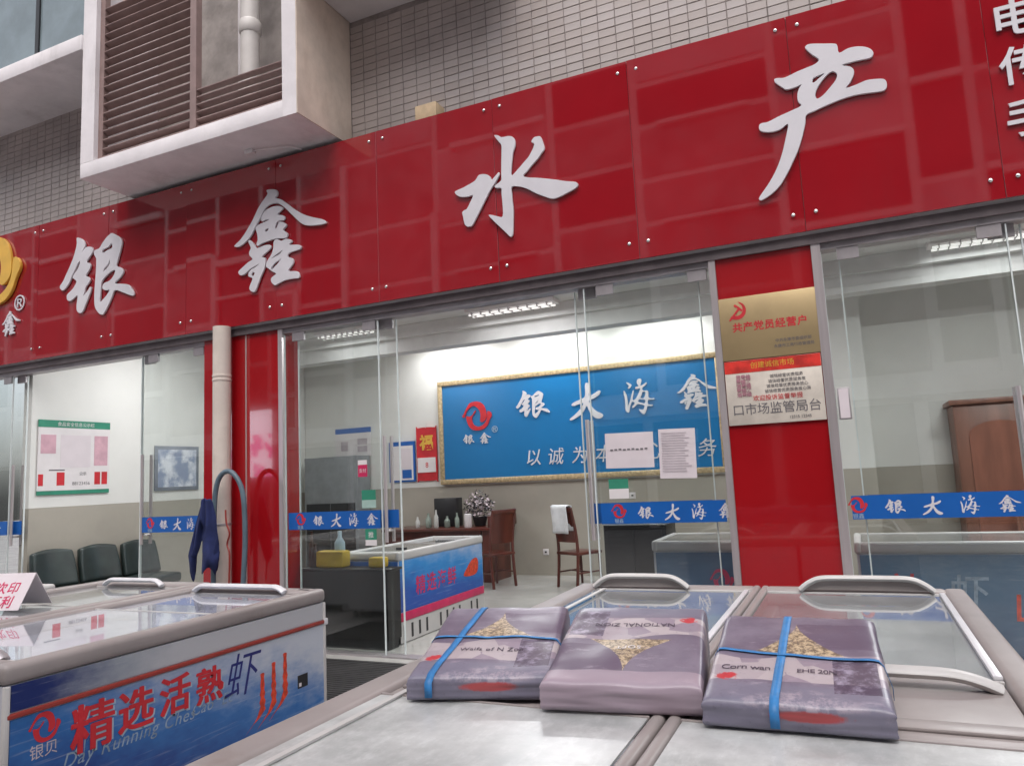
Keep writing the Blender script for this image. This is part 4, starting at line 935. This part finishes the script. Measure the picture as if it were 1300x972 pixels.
def chest_x(label, x0, x1, y0, y1, zt, words, wx):
    t = chest(label, x0, x1, y0, y1, zt, wl=.05, wr=.05, wn=.05, wf=.05, group='freezers inside the shop', rim=M_rimlight)
    part('printed_panel', M_mural_x, t, x0+.03, x1-.03, y0+.004, y0+.0115, .12, zt-.09)
    for ch, x, z, s, mm in words: link('lettering', place(text_mesh(ch, s, .001, off=.002, shear=.1), (x, y0+.003, z), FX, FZ), mm, t)
    lid(t, x0+.055, x1-.055, y0+.06, y1-.06, zt-.008, M_semi); return t
tt = chest_x('island freezer with blue print inside, behind the two taped papers', -1.50, -.28, 5.85, 6.60, .95, (), 0)
me = shape_mesh([L1, L2], .17/480, .001); place(me, (-.98, 5.853, .66), FX, FZ); link('logo', me, M_pinkprint, tt)
chest_x('island freezer with dim ocean print inside the right bay', -.05, 2.2, 5.85, 6.60, .93, (('熟', .24, .60, .25, M_redink), ('虾', .62, .60, .24, M_engink), ('山', .98, .52, .26, M_shrimp)), 0)
t = thing('black_cupboard', 'black low cupboard inside, left of the freezer with papers', 'cupboard', (-1.75, 6.3, 0))
part('carcass', M_black, t, -2.22, -1.62, 6.9, 7.3, 0, 1.0, bev=.006); part('door', M_black, t, -2.18, -1.93, 6.885, 6.899, .05, .95); part('door', M_black, t, -1.91, -1.66, 6.885, 6.899, .05, .95)
# dark green chairs along the side wall
for i, nm in enumerate(('nearest the street', 'in the middle of the row', 'deepest in the room')):
    t = thing('vinyl_chair', 'dark green padded chair by left wall, '+nm, 'chair', (-8.55, 5.93+.59*i, 0), 'dark green chairs')
    yc = 5.93+.59*i
    part('seat', M_vinyl, t, -8.80, -8.25, yc-.27, yc+.27, .34, .47, bev=.04)
    b = B(); b.grid(10, 10, lambda u, v: (-8.80+.10*(1-v)+.05*math.sin(u*math.pi)*-1, yc+(u-.5)*.57*(1-.10*v**3), .46+.44*v-.03*(2*u-1)**2*v)); o = b.obj('backrest', M_vinyl, t, True, angle=180)
    md = o.modifiers.new('thick', 'SOLIDIFY'); md.thickness = .07; md2 = o.modifiers.new('bev', 'BEVEL'); md2.width = .02; md2.segments = 2
    for sx in (-8.76, -8.30):
        for sy in (yc-.25, yc+.25): B().tube([(sx, sy, 0), (sx, sy, .35)], .018, 8).obj('leg', M_steel2, t, True)
# cupboard in the right bay
t = thing('wooden_cupboard', 'brown wooden cupboard with arched door in the right bay', 'cupboard', (1.75, 10.3, 0))
part('carcass', M_wood2, t, 1.12, 2.6, 10.05, 10.62, 0, 2.08, bev=.01); part('cornice', M_wood2, t, 1.08, 2.64, 10.0, 10.63, 2.081, 2.14, bev=.01)
for a in (1.25, 1.95):
    pts = [(a, .1), (a+.6, .1), (a+.6, 1.72)]+[(a+.3+.3*math.cos(R(k)), 1.72+.16*math.sin(R(k))) for k in range(15, 180, 15)]+[(a, 1.72)]
    b = B(); b.prism(pts, 10.02, 10.049, 'Y'); b.obj('door', mat('door_panel_wood', (.26, .10, .065), .35, var=.2, scale=5, stretch=(1, 1, .15)), t)
chair('brown wooden chair in front of the cupboard in right bay', 1.75, 9.4, R(180), m=M_wood2)

# ------------------------------------------------------------------ ceiling lights (lit)
M_tube = emis('lit_tube', (1.0, .98, .95), 3.0); M_tubedim = emis('dim_tube', (1.0, .98, .95), .5)
def lamp(label, x, y, z, L=1.25, watts=60, e=M_tube):
    t = thing('ceiling_light', label, 'ceiling light', (x, y, z), 'fluorescent ceiling lights')
    part('housing', M_paper, t, x-L/2, x+L/2, y-.13, y+.13, z-.03, z+.02)
    for dy in (-.06, .06): B().tube([(x-L/2+.04, y+dy, z-.055), (x+L/2-.04, y+dy, z-.055)], .014, 8).obj('tube', e, t, True)
    for k in range(9): part('louvre', M_steel2, t, x-L/2+.1+k*(L-.2)/8-.003, x-L/2+.1+k*(L-.2)/8+.003, y-.12, y+.12, z-.075, z-.031)
    d = bpy.data.lights.new('lamp_light', 'AREA'); d.shape = 'RECTANGLE'; d.size = L; d.size_y = .22; d.energy = watts; d.color = (.97, .985, 1.0)
    lo = bpy.data.objects.new('lamp_light', d); COL.objects.link(lo); lo.parent = t; lo.location = (0, 0, -.085)
    return t
lamp('ceiling light grille hung above the office desk', -3.98, 8.95, 3.77, 1.3, 3, M_tubedim)
lamp('ceiling light grille above the left glass panel', -6.7, 8.95, 3.77, 1.0, 3, M_tubedim)
for x, w_ in ((-5.75, 'left'), (-4.0, 'middle'), (-2.35, 'right')): lamp('ceiling light close to back wall above the %s of the blue board' % w_, x, 10.22, 3.785, 1.25, 15)
lamp('ceiling light grille in the right bay near the right edge', 1.45, 9.0, 3.77, 1.0, 3, M_tubedim)
lamp('unseen ceiling light added near the door inside the middle bay', -3.2, 7.9, 3.785, 1.25, 40)  # out-of-view lamp added to light the room instead of the dim grilles
lamp('unseen ceiling light added to brighten the right bay near the door', 1.6, 7.3, 3.785, 1.25, 70)  # hidden above the header, added to brighten the dim right bay
lamp('unseen ceiling light added near the door inside the left bay', -7.3, 7.0, 3.77, 1.25, 40)  # not in view, added as room light on the left

# ------------------------------------------------------------------ building across the alley (seen mirrored in the glossy red panels)
ob = thing('apartment_building', 'pale concrete building with window grid across the alley, mirrored in red panels', 'building', (-10, -8, 0))
M_conc = mat('pale_concrete_grid', (.72, .69, .68), .8, var=.1, scale=1.5)
M_owin = mat('brown_window_glass', (.05, .045, .045), .12, var=.4, scale=.6)
M_ocur = mat('curtained_window', (.28, .24, .24), .5, var=.3, scale=1.5)
M_opal = mat('pale_window_blind', (.48, .45, .46), .6, var=.2, scale=1.2)
M_shut = mat('shade_toned_shutter', (.07, .068, .07), .55, var=.25, scale=.7)  # dark tone stands in for shops lying in shade
part('wall', M_conc, ob, -34, 12, -9.5, -8.25, 0, 14)
rng = random.Random(2)
for k in range(14): part('added_shutter', M_shut, ob, -33.5+3.2*k, -30.6+3.2*k, -8.248, -8.15, .02, 2.75)  # shutters added to darken what the lower door glass reflects
part('parapet', M_conc, ob, -34, 12, -8.249, -8.0, 2.9, 3.3)
xs_ = [-34.0]
while xs_[-1] < 11: xs_.append(xs_[-1]+rng.choice((1.3, 2.0, 2.8, 3.6)))
for i, (a, c) in enumerate(zip(xs_[:-1], xs_[1:])):
    if rng.random() < .6: part('pilaster', M_conc, ob, a-.11, a+.11, -8.249, -8.03+.002*(i % 3), 3.31, 3.31+rng.choice((3.2, 4.8, 6.4, 9.6)))
    z = 3.31+rng.uniform(0, .4)
    while z < 13.0:
        h = rng.choice((1.2, 1.5, 1.9, 2.4)); m_ = rng.choice((M_owin, M_owin, M_owin, M_ocur, M_ocur, M_opal))
        part('window', m_, ob, a+.13, c-.13, -8.248, -8.19, z, z+h-.2)
        if rng.random() < .45: part('ledge', M_conc, ob, a+.12+rng.choice((0, 0, .5)), c-.12-rng.choice((0, 0, .5)), -8.1895, -8.02, z+h-.19, z+h-.19+rng.choice((.1, .16, .22)))
        z += h
lb = thing('lightbox_sign', 'lit pink and white seafood lightbox across the alley', 'sign', (-18, -7.9, 2.2))
m, nt, p = newmat('lit_seafood_print'); v, x, y, z = coords(nt); n = noise_n(nt, v, 2.2, 5); c = mixc(nt, n.ramp(.42, .58), (.9, .88, 1.0), (.75, .12, .35)); c = mixc(nt, z.gt(3.3), c, (.85, .88, 1.0))
nt.links.new(c, p.inputs['Base Color']); nt.links.new(c, p.inputs['Emission Color']); p.inputs['Emission Strength'].default_value = 3.0
part('face', m, lb, -19.2, -17.4, -7.99, -7.9, 1.9, 4.1); part('casing', M_steel2, lb, -19.25, -17.35, -7.998, -7.992, 1.85, 4.15)

# a few everyday bits inside
M_carton = mat('brown_carton', (.36, .24, .14), .8, var=.12, scale=6)
for i, (x, y, w, d, h, zz) in enumerate(((-2.75, 10.35, .45, .35, .32, .005), (-2.72, 10.36, .40, .32, .26, .326), (-2.2, 10.38, .38, .34, .40, .005))):
    t = thing('carton', ('brown carton on the floor under the blue board', 'smaller carton stacked on another under the blue board', 'tall brown carton right of the stacked pair')[i], 'carton', (x, y, zz))
    part('box', M_carton, t, x-w/2, x+w/2, y-d/2, y+d/2, zz, zz+h, bev=.004); part('tape', mat('parcel_tape', (.5, .38, .22), .3), t, x-.025, x+.025, y-d/2-.001, y+d/2+.001, zz+h*.55, zz+h+.001)
for x, z, w_ in ((-4.35, .35, 'right of the desk'), (-2.95, 1.15, 'behind the towel chair')):
    t = thing('wall_socket', 'white wall socket on the beige wainscot, '+w_, 'socket', (x, 10.64, z))
    part('plate', M_paper, t, x-.045, x+.045, 10.632, 10.644, z-.045, z+.045, bev=.004); part('slot', M_blackplastic, t, x-.015, x+.015, 10.630, 10.6315, z-.012, z+.012)

# loose wiring on the facade
o = B().tube(spl([(-6.75, 5.70, 4.72), (-6.72, 5.66, 4.86), (-6.60, 5.62, 4.95), (-6.45, 5.64, 4.90), (-6.35, 5.66, 4.79)]), .022, 8).obj('drain_hose', M_steel2, None, True); tag(o, 'short grey drain hose between tiles and sign, left of enclosure', 'hose')
o = B().tube(spl([(-3.02, 5.70, 4.74), (-3.0, 5.71, 4.82), (-2.93, 5.69, 4.80), (-2.6, 5.72, 4.765), (-2.0, 5.72, 4.775), (-1.2, 5.72, 4.76), (-.2, 5.72, 4.77), (1.2, 5.72, 4.76)]), .009, 6).obj('cable', M_blackplastic, None, True); tag(o, 'thin black cable lying along the top edge of the sign', 'cable')
t = thing('cable_clip', 'small white junction box under the front of the enclosure', 'junction box', (-5.1, 5.3, 4.74)); part('box', M_paper, t, -5.12, -5.02, 5.28, 5.34, 4.745, 4.789, bev=.006); B().tube(spl([(-5.02, 5.31, 4.77), (-4.9, 5.31, 4.755), (-4.7, 5.4, 4.775), (-4.6, 5.5, 4.76)]), .006, 6).obj('lead', M_paper, t, True)

mt = thing('added_mat', 'black ribbed rubber mat added to darken paving before the left glass panel', 'mat', (-3.3, 4.9, 0))  # mat added to darken the paving and its reflection in the doors
M_rub = mat('black_rubber', (.022, .021, .021), .75, var=.3, scale=5)
part('sheet', M_rub, mt, -4.98, -1.62, 4.25, 5.44, .0005, .008)
for k in range(24): part('rib', M_rub, mt, -4.97, -1.63, 4.275+.048*k, 4.295+.048*k, .0085, .0125)
